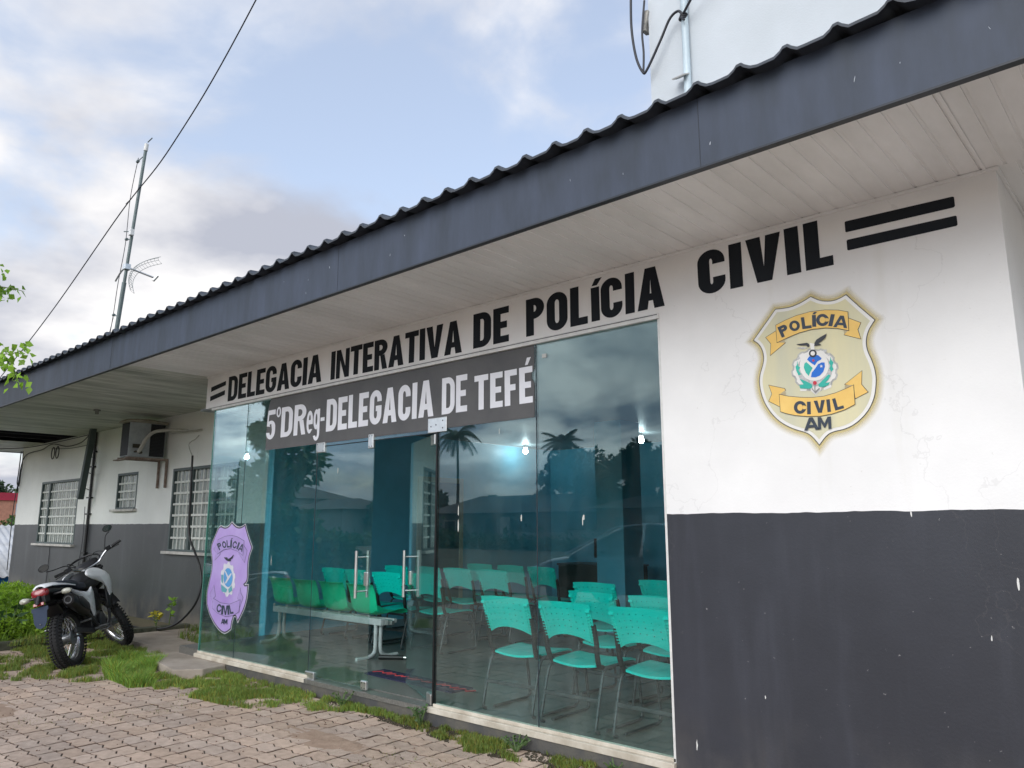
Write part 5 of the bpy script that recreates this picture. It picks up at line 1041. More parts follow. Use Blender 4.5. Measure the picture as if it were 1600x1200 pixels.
# cables and insulator box hanging on the tower corner
b = MB(); b.obox(Matrix.Translation((-.03, .02, 2.62)) @ Matrix.Rotation(.2, 4, 'Y'), .05, .10, .22); b.build('insulator', mat('pale_insulator', (.42, .40, .36), .5, scale=20, c2=(.12, .12, .11)), TW, bevel=.01)

# ================================================================== MOTORCYCLE (bike frame: x forward, y left, z up)
MC = thing('motorcycle', 'black and white trail motorcycle parked on its side stand at the edge of the grass', 'motorcycle', (-9.20, -.98, .055), (R_(-15), 0, R_(139)))
MWH = mat('white_bike_plastic', (.74, .76, .78), .28, var=.06, coat=.3); MBK = mat('satin_black_plastic', (.010, .010, .012), .4); MSEAT = mat('dark_blue_black_seat', (.022, .030, .048), .5, bump=.15)
MRED = mat('red_lamp_lens', (.26, .008, .015), .12, var=.15, scale=30, coat=.6); MCHR = mat('bright_rim_alloy', (.62, .63, .65), .25, metal=.9); MGUN = mat('dark_engine_metal', (.055, .056, .06), .4, metal=.6, scale=30)
MSIL = mat('silver_cast_metal', (.22, .23, .24), .38, metal=.7, scale=30); MPLATE = mat('slate_plate_holder', (.04, .055, .09), .75, spec=.2); MCLR = mat('clear_amber_lens', (.45, .45, .38), .12, coat=.7)
I4 = Matrix.Identity(4)
SA = Vector((1.055, 0, .86)); sdir = Vector((-.46, 0, .888)).normalized(); STEER = R_(44)
SM = Matrix.Translation(SA) @ Matrix.Rotation(STEER, 4, sdir) @ Matrix.Translation(-SA)
def xf(mb, M): mb.v = [tuple(M @ Vector(p)) for p in mb.v]; return mb
def wheel(name, cx, cz, R, tr, rimr, M, disc):
    W = Matrix.Translation((cx, 0, cz))
    hub = MB().lathe([(.001, -.075), (.022, -.075), (.022, -.045), (.05, -.04), (.05, .04), (.022, .045), (.022, .075), (.001, .075)], W, 20)
    h = xf(hub, M).build(name, MSIL, MC, smooth=35)
    prof = [(rimr, -.55 * tr)] + [(R - tr + tr * math.cos(R_(a)) * .98, tr * 1.0 * math.sin(R_(a))) for a in range(-125, 126, 25)][1:-1] + [(rimr, .55 * tr)]
    ty = MB(); rs = []
    for j in range(56):
        a = 2 * math.pi * j / 56; rs.append([W @ Vector((r * math.cos(a), y, r * math.sin(a))) for r, y in prof])
    ty.rings(rs, closed=True)
    for j in range(54):
        for row, (off, rad, lean) in enumerate([(-.062 * tr / .06, R - .020, -38), (-.022, R - .002, -8), (.022, R - .002, 8), (.062 * tr / .06, R - .020, 38)]):
            a = 2 * math.pi * (j + (.5 if row in (1, 2) else 0)) / 54
            Mk = W @ Matrix.Rotation(-a, 4, 'Y') @ Matrix.Translation((rad, off, 0)) @ Matrix.Rotation(R_(lean), 4, 'Z')
            ty.obox(Mk, .018, .022, .018)
    xf(ty, M).build('tyre', RUB, h, smooth=50)
    rm = MB(); rs = []
    rp = [(rimr + .004, -.034), (rimr + .012, -.030), (rimr - .004, -.018), (rimr - .010, 0), (rimr - .004, .018), (rimr + .012, .030), (rimr + .004, .034), (rimr - .016, .020), (rimr - .022, 0), (rimr - .016, -.020)]
    for j in range(48):
        a = 2 * math.pi * j / 48; rs.append([W @ Vector((r * math.cos(a), y, r * math.sin(a))) for r, y in rp])
    rm.rings(rs, closed=True); xf(rm, M).build('rim', MCHR, h, smooth=50)
    sp = MB()
    for j in range(32):
        a = 2 * math.pi * j / 32; s_ = 1 if j % 2 else -1; a2 = a + (.35 if (j // 2) % 2 else -.35)
        sp.cyl(W @ Vector((.045 * math.cos(a2), .036 * s_, .045 * math.sin(a2))), W @ Vector(((rimr - .015) * math.cos(a), .004 * s_, (rimr - .015) * math.sin(a))), .0022, 5)
    xf(sp, M).build('spoke', MCHR, h)
    if disc:
        d = MB().lathe([(.03, disc * .058), (.115, disc * .058), (.115, disc * .062), (.03, disc * .062)], W, 32); xf(d, M).build('brake_disc', MSIL, h, smooth=35)
    return h
RWh = wheel('rear_wheel', 0, .312, .318, .060, .228, I4, 0)
xf(MB().lathe([(.03, -.05), (.075, -.052), (.078, -.07), (.03, -.074)], Matrix.Translation((0, 0, .312)), 24), I4).build('drum_brake', MSIL, RWh, smooth=35)
FWh = wheel('front_wheel', 1.37, .345, .345, .048, .262, SM, 1)
for sy in (-1, 1):
    f = MB(); f.cyl((1.375, sy * .092, .33), (1.20, sy * .092, .66), .029, 14).cyl((1.20, sy * .092, .66), (1.0, sy * .092, 1.02), .021, 12).cyl((1.19, sy * .092, .68), (1.17, sy * .092, .715), .034, 12)
    f.obox(Matrix.Translation((1.375, sy * .092, .335)), .07, .045, .07)
    xf(f, SM).build('fork_leg', MBK, MC, smooth=40)
f = MB(); f.obox(Matrix.Translation((1.10, 0, .86)) @ Matrix.Rotation(R_(-27), 4, 'Y'), .07, .24, .035).obox(Matrix.Translation((1.02, 0, 1.0)) @ Matrix.Rotation(R_(-27), 4, 'Y'), .07, .24, .03)
xf(f, SM).build('fork_clamp', MGUN, MC, bevel=.006)
# front mudguard (high, narrow)
f = MB(); rs = []
for k in range(14):
    a = R_(20 + k * 11); r = .430; hw = .062 - .02 * abs(k - 6) / 7
    rs.append([(1.345 + r * math.cos(a) + .0, hw * u, .40 + r * math.sin(a) * .88 + .02 * (1 - u * u)) for u in (-1, -.5, 0, .5, 1)] + [(1.345 + (r - .006) * math.cos(a), hw * u, .392 + (r - .006) * math.sin(a) * .88 + .02 * (1 - u * u)) for u in (1, .5, 0, -.5, -1)])
f.rings(rs); xf(f, SM).build('front_mudguard', MBK, MC, smooth=50)
# headlight mask, instruments, bars, mirrors
f = MB(); f.loft([((1.27, 0, .90), .09, .10), ((1.23, 0, .93), .13, .15), ((1.13, 0, .96), .12, .15), ((1.06, 0, 1.0), .09, .10)], 18, 3); xf(f, SM).build('headlight_cowl', MBK, MC, smooth=50)
f = MB(); f.loft([((1.285, 0, .915), .06, .055), ((1.265, 0, .915), .085, .08)], 16, 3); xf(f, SM).build('headlight', MCLR, MC, smooth=50)
f = MB(); f.loft([((1.16, 0, 1.125), .125, .018), ((1.09, 0, 1.11), .150, .035), ((1.02, 0, 1.085), .125, .035), ((.985, 0, 1.06), .09, .02)], 18, 3); xf(f, SM).build('instrument_panel', MBK, MC, smooth=50)
f = MB(); f.tube(wire([(1.0, -.13, 1.07), (1.06, -.17, 1.135), (1.16, -.14, 1.19), (1.22, 0, 1.215), (1.16, .14, 1.19), (1.06, .17, 1.135), (1.0, .13, 1.07)], seg=6), .012, 8); xf(f, SM).build('windshield_rim', MBK, MC, smooth=60)
f = MB(); hb = wire([(.90, -.38, 1.145), (.925, -.25, 1.135), (.955, -.17, 1.10), (.985, -.09, 1.055), (.985, .09, 1.055), (.955, .17, 1.10), (.925, .25, 1.135), (.90, .38, 1.145)], seg=7); f.tube(hb, .012, 10)
HB = xf(f, SM).build('handlebar', MCHR, MC, smooth=60)
for sy in (-1, 1):
    f = MB(); f.cyl((.916, sy * .29, 1.139), (.893, sy * .41, 1.148), .0175, 12); xf(f, SM).build('grip', BLKPL, HB, smooth=40)
    f = MB(); f.obox(Matrix.Translation((.925, sy * .25, 1.14)), .055, .06, .05).tube(wire([(.96, sy * .24, 1.13), (.975, sy * .30, 1.125), (.955, sy * .40, 1.12)], seg=5), .006, 6); xf(f, SM).build('lever', MBK, HB)
    m_ = MB(); tip = Vector((.90, sy * .36, 1.36)) if sy < 0 else Vector((.90, sy * .46, 1.30))
    m_.tube(wire([(.93, sy * .22, 1.15), (.925, sy * .245, 1.20), tip - Vector((0, sy * .06, .07)), tip - Vector((.0, 0, .05))], seg=6), .006, 7)
    mr_ = xf(m_, SM).build('mirror', MBK, MC, smooth=60)
    g = MB(); rs = []
    for dxm, k in ((.012, .7), (.008, .96), (0, 1.0), (-.006, .96)): rs.append([tip + Vector((dxm, .060 * k * math.cos(a) , .042 * k * math.sin(a))) for a in [q * math.pi / 9 for q in range(18)]])
    g.rings(rs); xf(g, SM).build('mirror_head', MBK, mr_, smooth=50)
    g = MB(); g.rings([[tip + Vector((-.0065, .053 * math.cos(a), .036 * math.sin(a))) for a in [q * math.pi / 9 for q in range(18)]], [tip + Vector((-.0072, .053 * math.cos(a), .036 * math.sin(a))) for a in [q * math.pi / 9 for q in range(18)]]]); xf(g, SM).build('mirror_glass', mat('mirror_glass_grey', (.30, .32, .33), .05, metal=.9), mr_)
# cables in front of the bars
f = MB()
for sy, a in ((-1, .03), (1, .0), (1, .05)): f.tube(wire([(.97, sy * .22, 1.13), (1.10, sy * .16, 1.22 - a), (1.17, sy * .05, 1.10), (1.10, 0, .90)], seg=7), .005, 6)
xf(f, SM).build('control_cable', MBK, MC)
# frame and swingarm
f = MB()
f.tube([(1.03, 0, .95), (.85, 0, .74), (.72, 0, .44), (.52, 0, .34)], .022, 10).tube([(1.02, 0, .97), (.62, .09, .78), (.42, .10, .70), (.05, .09, .80), (-.16, .07, .83)], .016, 8).tube([(1.02, 0, .97), (.62, -.09, .78), (.42, -.10, .70), (.05, -.09, .80), (-.16, -.07, .83)], .016, 8)
f.tube([(.42, .10, .70), (.42, .10, .38)], .02, 8).tube([(.42, -.10, .70), (.42, -.10, .38)], .02, 8).tube([(.42, .10, .45), (.12, .10, .78)], .013, 8).tube([(.42, -.10, .45), (.12, -.10, .78)], .013, 8)
f.build('frame', MBK, MC, smooth=50)
f = MB()
for sy in (-1, 1): f.obox(Matrix.Translation((.21, sy * .10, .345)) @ Matrix.Rotation(R_(8), 4, 'Y'), .46, .030, .055)
f.cyl((0, -.135, .312), (0, .135, .312), .011, 10).cyl((.0, -.145, .312), (0, -.12, .312), .02, 6)
f.build('swingarm', MGUN, MC, bevel=.006)
f = MB(); f.cyl((.30, 0, .44), (.36, 0, .72), .035, 14)
for k in range(9): f.lathe([(.030, -.006), (.050, -.004), (.050, .004), (.030, .006)], Matrix.Translation((.30 + .0065 * k, 0, .46 + k * .028)) @ Matrix.Rotation(R_(90), 4, 'X'), 16)
f.build('shock_absorber', MGUN, MC, smooth=40)
f = MB(); f.obox(Matrix.Translation((.20, .075, .40)), .50, .018, .05).tube([(0, .075, .385), (.42, .075, .43)], .02, 6).tube([(0, .075, .24), (.42, .075, .34)], .01, 6); f.build('chain_guard', MBK, MC)
# engine
f = MB(); f.loft([((.42, 0, .42), .11, .10), ((.48, 0, .41), .13, .13), ((.66, 0, .42), .13, .12), ((.72, 0, .42), .10, .09)], 18, 4)
for sy in (-1, 1): f.lathe([(.001, sy * .13), (.085, sy * .132), (.095, sy * .155), (.06, sy * .168), (.001, sy * .170)], Matrix.Translation((.60, 0, .40)), 24)
for k in range(9): f.obox(Matrix.Translation((.70 + k * .006, 0, .54 + k * .021)) @ Matrix.Rotation(R_(16), 4, 'Y'), .17, .19, .008)
f.obox(Matrix.Translation((.73, 0, .62)) @ Matrix.Rotation(R_(16), 4, 'Y'), .12, .13, .22).obox(Matrix.Translation((.76, 0, .745)) @ Matrix.Rotation(R_(16), 4, 'Y'), .13, .14, .07)
f.build('engine', MGUN, MC, smooth=35)
f = MB(); f.tube(wire([(.80, -.06, .64), (.90, -.10, .60), (.88, -.13, .45), (.72, -.15, .33), (.45, -.15, .36), (.30, -.15, .48), (.14, -.15, .56)], seg=7), .018, 10)
EX = f.build('exhaust', MGUN, MC, smooth=60)
f = MB(); f.loft([((.20, -.155, .535), .035, .035), ((.14, -.165, .56), .062, .062), ((-.20, -.175, .70), .066, .066), ((-.225, -.175, .71), .055, .055)], 18, 2.2); f.build('silencer', MBK, EX, smooth=50)
f = MB(); rs = []
for xx, r in ((-.222, .040), (-.240, .040), (-.240, .031), (-.215, .031)): rs.append([Vector((xx, -.175 + r * math.cos(a), .708 + r * math.sin(a))) for a in [q * math.pi / 10 for q in range(20)]])
f.rings(rs, closed=True); f.build('silencer_tip', MSIL, EX, smooth=40)
f = MB(); f.loft([((.12, -.225, .585), .012, .045), ((-.05, -.238, .655), .014, .055), ((-.14, -.236, .69), .010, .03)], 10, 3); f.build('heat_shield', MBK, EX, smooth=50)
# footpegs, stand, rear brake lever
f = MB()
for sy in (-1, 1): f.cyl((.42, sy * .13, .33), (.42, sy * .27, .33), .014, 8).box(.39, min(sy * .18, sy * .27), .338, .45, max(sy * .18, sy * .27), .35)
for sy in (-1, 1): f.cyl((.10, sy * .12, .44), (.08, sy * .24, .45), .011, 8)
f.tube([(.46, -.16, .30), (.62, -.17, .29), (.66, -.20, .31)], .009, 7)
f.build('footpeg', MSIL, MC)
MB().tube([(.46, .10, .30), (.42, .20, .10), (.41, .25, -.045)], .012, 8).box(.37, .22, -.052, .45, .29, -.043).build('side_stand', MBK, MC)
# tank, shrouds, seat, side panels
f = MB(); f.loft([((.36, 0, .83), .09, .04), ((.46, 0, .85), .125, .085), ((.60, 0, .88), .150, .110), ((.76, 0, .90), .145, .110), ((.90, 0, .90), .10, .085), ((.97, 0, .90), .06, .05)], 20, 2.6)
TK = f.build('fuel_tank', MBK, MC, smooth=50)
MB().lathe([(.001, .012), (.035, .012), (.038, 0), (.038, -.02), (.001, -.02)], Matrix.Translation((.74, 0, 1.005)) @ Matrix.Rotation(R_(90), 4, 'X'), 20).build('fuel_cap', MSIL, TK, smooth=35)
def side_panel(name, poly, y_of, m, th=.012, parent=None):
    """curved plastic panel: outline in (x, z), bulging sideways by y_of; one on each flank"""
    for sy in (-1, 1):
        mb = MB(); n = len(poly); cx = sum(p[0] for p in poly) / n; cz = sum(p[1] for p in poly) / n
        rings_ = []
        for k, dy in ((1.0, -.010), (1.0, .0), (.93, .010), (.6, .020), (.02, .024)):
            rings_.append([(cx + (p[0] - cx) * k, sy * (y_of(cx + (p[0] - cx) * k, cz + (p[1] - cz) * k) + dy), cz + (p[1] - cz) * k) for p in poly])
        mb.rings(rings_, caps=True); fix_normals(mb.build(name, m, parent or MC, smooth=60))
tp = smooth_poly([(.40, .95), (.54, 1.01), (.72, 1.02), (.86, .95), (.90, .83), (.88, .68), (.83, .66), (.79, .79), (.68, .85), (.50, .89)], {4, 5, 6}, 2)
side_panel('tank_shroud', tp, lambda x, z: .150 + .05 * max(0, x - .62) / .25 - .05 * max(0, (z - .9)) / .13, MWH)
tp = smooth_poly([(.88, .83), (1.0, .86), (1.0, .62), (.92, .50), (.86, .52)], {1, 3}, 1)
side_panel('radiator_scoop', tp, lambda x, z: .135, MBK)
tp = smooth_poly([(-.10, .84), (.10, .80), (.34, .74), (.46, .80), (.50, .74), (.47, .62), (.44, .47), (.40, .47), (.34, .60), (.22, .70), (.05, .77)], {0, 3, 6, 7}, 2)
side_panel('side_panel', tp, lambda x, z: .125 + .02 * (x > .2) + .025 * (.8 - z), MWH)
tp = smooth_poly([(-.14, .82), (.20, .76), (.34, .66), (.40, .45), (.30, .42), (.10, .60), (-.10, .72)], {0, 3}, 1)
side_panel('under_panel', tp, lambda x, z: .105, MBK)
f = MB(); f.loft([((-.27, 0, .895), .07, .02), ((-.20, 0, .895), .105, .035), ((.05, 0, .885), .125, .045), ((.16, 0, .870), .13, .045), ((.22, 0, .845), .125, .042), ((.42, 0, .83), .110, .045), ((.56, 0, .855), .095, .045), ((.66, 0, .905), .06, .03)], 20, 3.2)
f.build('seat', MSEAT, MC, smooth=50)
# tail: white grab rail over black tail, lamp, plate holder, indicators
f = MB(); f.loft([((.06, 0, .80), .11, .05), ((-.14, 0, .83), .10, .055), ((-.30, 0, .845), .085, .05), ((-.39, 0, .85), .07, .035)], 18, 3); f.build('tail_unit', MBK, MC, smooth=50)
f = MB(); rs = []
for (x, hw, z, th) in ((.08, .145, .875, .010), (-.08, .140, .90, .012), (-.24, .125, .915, .013), (-.34, .098, .920, .009), (-.405, .070, .915, .008), (-.42, .05, .908, .006)):
    rs.append([(x, hw * u, z + th * (1 - u * u) * 1.3 - .022 * abs(u) ** 3) for u in (-1, -.6, -.2, .2, .6, 1)] + [(x, hw * u, z - th + th * (1 - u * u) * .6 - .022 * abs(u) ** 3) for u in (1, .6, .2, -.2, -.6, -1)])
f.rings(rs); f.build('grab_rail', MWH, MC, smooth=50)
f = MB(); f.loft([((-.455, 0, .838), .062, .030), ((-.440, 0, .838), .078, .042), ((-.395, 0, .84), .078, .040)], 18, 3.4); f.build('tail_light', MRED, MC, smooth=50)
f = MB(); f.loft([((-.40, 0, .815), .075, .02), ((-.44, 0, .77), .062, .02), ((-.47, 0, .73), .065, .02)], 12, 4, axis='z'); f.obox(Matrix.Translation((-.40, 0, .775)), .10, .11, .07); f.build('lamp_bracket', MBK, MC, bevel=.005)
f = MB(); f.obox(Matrix.Translation((-.485, 0, .728)) @ Matrix.Rotation(R_(18), 4, 'Y'), .014, .105, .034); f.build('reflector', MRED, MC, bevel=.005)
f = MB(); pl = [(-.078, .70), (.078, .70), (.082, .665), (.068, .655), (.062, .55), (.040, .50), (0, .485), (-.040, .50), (-.062, .55), (-.068, .655), (-.082, .665)]
f.prism(pl, lambda p: (-.475 - (.70 - p[1]) * .22, p[0], p[1]), lambda p: (-.466 - (.70 - p[1]) * .22, p[0], p[1])); PH = fix_normals(f.build('plate_holder', MPLATE, MC))
MB().cyl((-.523, 0, .53), (-.51, 0, .53), .006, 8).build('bolt', MSIL, PH)
for sy in (-1, 1):
    f = MB(); f.cyl((-.30, sy * .08, .80), (-.30, sy * .165, .80), .012, 8); TI = f.build('turn_signal', MBK, MC, smooth=40)
    f = MB(); f.loft([((-.34, sy * .20, .80), .020, .015), ((-.32, sy * .205, .80), .048, .030), ((-.28, sy * .205, .80), .050, .026), ((-.255, sy * .20, .80), .02, .012)], 14, 2.2); f.build('lens', MCLR, TI, smooth=50)
f = MB(); f.loft([((-.18, 0, .60), .09, .02), ((-.30, 0, .70), .10, .015), ((.10, 0, .72), .11, .015)], 12, 4); f.build('rear_mudguard', MBK, MC, smooth=50)

# ================================================================== PLANTS, GRASS
def leafmat(name, c, c2, tr=.35): return mat(name, c, .55, scale=1.2, c2=c2, attr='Col', trans=tr)
GRASS = leafmat('grass_blade', (.23, .33, .075), (.15, .22, .05))
GRASSB = leafmat('fresh_grass_blade', (.25, .42, .07), (.17, .30, .05))
LEAF = leafmat('leaf_green', (.085, .17, .035), (.04, .09, .02))
LEAFD = leafmat('dark_leaf_green', (.035, .07, .022), (.015, .035, .012), .2)
LEAFV = leafmat('bright_vine_leaf', (.30, .50, .05), (.13, .28, .03), .5)
def in_poly(x, y, poly):
    c = np.zeros(len(x), bool); n = len(poly)
    for i in range(n):
        x0, y0 = poly[i]; x1, y1 = poly[(i + 1) % n]
        if y0 == y1: continue
        cond = ((y0 > y) != (y1 > y)) & (x < (x1 - x0) * (y - y0) / (y1 - y0) + x0); c ^= cond
    return c
def nfield(x, y, s, seed=0):
    return np.array([mnoise.noise(Vector((a * s, b_ * s, seed))) for a, b_ in zip(x, y)])
def blades(name, poly, n, h, w, m, z0=.05, thr=-.15, edge=.0, dark=0.0, lean=.6, clump=3.0, seed=1, tint=(1, 1, 1)):
    px, py = zip(*poly); x = rng.uniform(min(px), max(px), n * 3); y = rng.uniform(min(py), max(py), n * 3)
    k = in_poly(x, y, poly); x, y = x[k], y[k]
    f = nfield(x, y, clump, seed) + .5 * nfield(x, y, clump * 3, seed + 9)
    k = f > thr + rng.uniform(-.15, .25, len(x)); x, y, f = x[k][:n], y[k][:n], f[k][:n]; n = len(x)
    hh = h * (0.45 + .8 * np.clip(f + .3, 0, 1)) * rng.uniform(.5, 1.25, n); a = rng.uniform(0, 2 * np.pi, n); ww = w * rng.uniform(.6, 1.3, n)
    ln = lean * rng.uniform(.1, 1., n) * hh; la = rng.uniform(0, 2 * np.pi, n)
    z0 = np.full(n, z0) if np.isscalar(z0) else z0
    dx, dy = np.cos(a) * ww / 2, np.sin(a) * ww / 2; lx, ly = np.cos(la) * ln, np.sin(la) * ln
    V = np.stack([np.stack([x - dx, y - dy, z0 - .01], 1), np.stack([x + dx, y + dy, z0 - .01], 1),
                  np.stack([x + dx * .8 + lx * .35, y + dy * .8 + ly * .35, z0 + hh * .6], 1), np.stack([x - dx * .8 + lx * .35, y - dy * .8 + ly * .35, z0 + hh * .6], 1),
                  np.stack([x + lx, y + ly, z0 + hh], 1)], 1).reshape(-1, 3)
    b0 = np.arange(n) * 5; F = np.stack([np.stack([b0, b0 + 1, b0 + 2, b0 + 3], 1), np.stack([b0 + 3, b0 + 2, b0 + 4, b0 + 4], 1)], 1).reshape(-1, 4)
    g = rng.uniform(.6, 1.35, n); dry = (rng.uniform(0, 1, n) < .18); C = np.stack([g * (1 + .5 * dry) * tint[0], g * tint[1] * np.where(dry, .9, 1), g * (1 - .2 * dry) * tint[2]], 1); C = np.repeat(C, 2, 0)
    # last face is a triangle: drop duplicate by building two meshes worth of faces as polygons
    me = bpy.data.meshes.new(name); nv = len(V); me.vertices.add(nv); me.vertices.foreach_set('co', V.astype(np.float32).ravel())
    loops = np.stack([b0, b0 + 1, b0 + 2, b0 + 3, b0 + 3, b0 + 2, b0 + 4], 1).ravel(); me.loops.add(len(loops)); me.loops.foreach_set('vertex_index', loops.astype(np.int32))
    me.polygons.add(2 * n); ls = np.stack([np.arange(n) * 7, np.arange(n) * 7 + 4], 1).ravel(); me.polygons.foreach_set('loop_start', ls.astype(np.int32)); me.materials.append(m)
    at = me.attributes.new('Col', 'FLOAT_COLOR', 'FACE'); at.data.foreach_set('color', np.c_[C, np.ones(2 * n)].astype(np.float32).ravel())
    me.update(calc_edges=True); o = bpy.data.objects.new(name, me); col.objects.link(o); o['kind'] = 'stuff'; return o
def stufftag(o, lab): o['label'] = lab; o['category'] = 'grass'; return o
g1 = [(-7.75, -.05), (-5.9, -.02), (-4.95, -.02), (-4.9, -.10), (-5.36, -.16), (-5.55, -.40), (-5.80, -.62), (-6.35, -.74), (-6.75, -.80), (-7.25, -.92), (-7.7, -.80), (-8.3, -.72), (-8.1, -.55), (-7.62, -.48)]
stufftag(blades('grass', g1, 24000, .052, .0055, GRASS, thr=-.06, tint=(1.05, 1.08, .9)), 'low yellow-green grass along the foot of the glass entrance')
g2 = [(-4.98, .0), (-4.55, -.02), (-2.55, -.02), (-2.75, -.16), (-3.5, -.30), (-3.9, -.34), (-4.5, -.20), (-5.0, -.14)]
stufftag(blades('grass', g2, 9000, .045, .005, GRASS, thr=.0, clump=4, tint=(.85, .82, .7)), 'thin mossy grass between pavers and the plinth at the right')
g3 = [(-11.05, -1.9), (-9.6, -1.9), (-8.9, -1.62), (-8.3, -1.2), (-8.2, -.75), (-8.9, -.42), (-9.0, -.1), (-9.9, .10), (-11.05, .10)]
stufftag(blades('grass', g3, 30000, .060, .006, GRASS, thr=.06, tint=(.95, .95, .8)), 'grass growing over the pavers round the motorcycle wheels')
g4 = [(-8.85, -.15), (-8.1, -.62), (-7.55, -.80), (-7.7, -1.0), (-8.4, -.95), (-9.0, -.75), (-9.3, -.35)]
stufftag(blades('grass', g4, 11000, .15, .008, GRASSB, thr=-.45, lean=1.0, clump=2), 'taller bright green grass tuft between motorcycle and concrete slab')
g5 = [(-10.2, .62), (-8.9, .50), (-8.75, 1.18), (-10.8, 1.18), (-10.8, 1.0)]
stufftag(blades('grass', g5, 1500, .11, .008, GRASS, z0=.10, thr=.1, lean=.9, tint=(.7, .75, .6)), 'sparse grass at the foot of the grey wall by the hose')
gj = [(-10.9, -6.5), (-2.6, -3.2), (-2.0, -.1), (-11.0, -.1)]
jo = blades('moss', gj, 22000, .020, .006, GRASS, z0=.036, thr=.02, lean=1.2, clump=1.1, seed=5, tint=(.75, .62, .5)); jo['label'] = 'low moss and litter in the joints of the paving'; jo['category'] = 'moss'
# soil crumbs and moss clods along the plinth
def crumbs(name, poly, n, s, m, z0, thr, lab):
    px, py = zip(*poly); x = rng.uniform(min(px), max(px), n * 3); y = rng.uniform(min(py), max(py), n * 3); k = in_poly(x, y, poly); x, y = x[k], y[k]
    f = nfield(x, y, 5, 3); k = f > thr; x, y = x[k][:n], y[k][:n]; n = len(x); r = s * rng.uniform(.3, 1.3, n)
    oc = np.array([(1, 0, 0), (-1, 0, 0), (0, 1, 0), (0, -1, 0), (0, 0, .8), (0, 0, -.5)]); V = (oc[None] * r[:, None, None] * rng.uniform(.6, 1.3, (n, 6, 1)) + np.stack([x, y, np.full(n, z0) + r * .3], 1)[:, None]).reshape(-1, 3)
    fc = np.array([(0, 2, 4), (2, 1, 4), (1, 3, 4), (3, 0, 4), (2, 0, 5), (1, 2, 5), (3, 1, 5), (0, 3, 5)]); F = (fc[None] + (np.arange(n) * 6)[:, None, None]).reshape(-1, 3)
    o = np_mesh(name, V, F, m, kind='stuff'); o['label'] = lab; o['category'] = 'soil'; return o
crumbs('soil', [(-5.9, -.02), (-5.9, -.28), (-4.9, -.20), (-3.7, -.30), (-2.5, -.16), (-2.5, -.02)], 5200, .010, mat('dark_soil_clods', (.06, .045, .03), 1., scale=20, c2=(.03, .03, .015)), .048, -.05, 'dark soil and dried moss against the plinth')
crumbs('leaf_litter', [(-10.9, -5.5), (-2.4, -3.0), (-2.0, -.1), (-11.0, -.1)], 1500, .006, mat('brown_litter', (.12, .06, .035), 1., scale=20), .052, .0, 'small brown crumbs scattered over the paving')
# leafy plant builder: leaves as small folded quads
def leaf_quads(P_, dirs, L_, Wd, cols):
    """pointed leaves: 2 quads folded along the midrib"""
    n = len(P_); d = dirs / (np.linalg.norm(dirs, axis=1, keepdims=True) + 1e-9)
    r = rng.normal(size=(n, 3)); s = np.cross(d, r); s /= (np.linalg.norm(s, axis=1, keepdims=True) + 1e-9); u = np.cross(s, d)
    L_ = L_[:, None]; Wd = Wd[:, None]
    base = P_; tip = P_ + d * L_; l = P_ + d * L_ * .42 + s * Wd / 2 + u * Wd * .18; rr = P_ + d * L_ * .42 - s * Wd / 2 + u * Wd * .18; mid = P_ + d * L_ * .5
    V = np.stack([base, l, tip, rr, mid], 1).reshape(-1, 3); b0 = np.arange(n) * 5
    F = np.stack([np.stack([b0, b0 + 4, b0 + 1], 1), np.stack([b0 + 4, b0 + 2, b0 + 1], 1), np.stack([b0, b0 + 3, b0 + 4], 1), np.stack([b0 + 4, b0 + 3, b0 + 2], 1)], 1).reshape(-1, 3)
    return V, F, np.repeat(cols, 4, 0)
def rand_unit(n): v = rng.normal(size=(n, 3)); return v / np.linalg.norm(v, axis=1, keepdims=True)
def foliage_blob(centers, radii, n, L0, W0, m, name, parent, spread=1.0, tint=(1, 1, 1), down=.0, shell=.5):
    k = rng.integers(0, len(centers), n); c = np.array(centers)[k]; r = np.array(radii)[k]
    if r.ndim == 1: r = np.stack([r, r, r * .8], 1)
    u = rand_unit(n); q = rng.uniform(0, 1, n) ** (shell)
    P_ = c + u * r * q[:, None]; d = u * .6 + rand_unit(n) * .7; d[:, 2] -= down
    g = rng.uniform(.55, 1.35, n) * (np.array([random.uniform(.75, 1.25) for _ in centers])[k]); C = np.stack([g * tint[0], g * tint[1], g * tint[2]], 1)
    V, F, C = leaf_quads(P_, d, L0 * rng.uniform(.6, 1.3, n), W0 * rng.uniform(.7, 1.2, n), C)
    return np_mesh(name, V, F, m, C, parent=parent)
BARK = mat('bark', (.10, .075, .055), .95, scale=6, c2=(.05, .04, .03), bump=.7, stretch=(1, 1, .3))
def branch(mb, p, d, l, r, depth, tips):
    pts = [p]; q = p.copy(); dd = d.copy()
    for k in range(5):
        dd = (dd + Vector((random.uniform(-.16, .16), random.uniform(-.16, .16), random.uniform(-.06, .10)))).normalized(); q = q + dd * l / 5; pts.append(q.copy())
    mb.tube(pts, [r * (1 - .5 * k / 5) for k in range(6)], 7 if depth > 1 else 5)
    if depth == 0: tips.append(q); return
    for k in range(3 if depth > 1 else 2):
        a = Vector((random.uniform(-1, 1), random.uniform(-1, 1), random.uniform(-.1, .7))).normalized()
        branch(mb, pts[random.choice((3, 4, 5))], (dd * .55 + a * .8).normalized(), l * random.uniform(.55, .8), r * .5, depth - 1, tips)
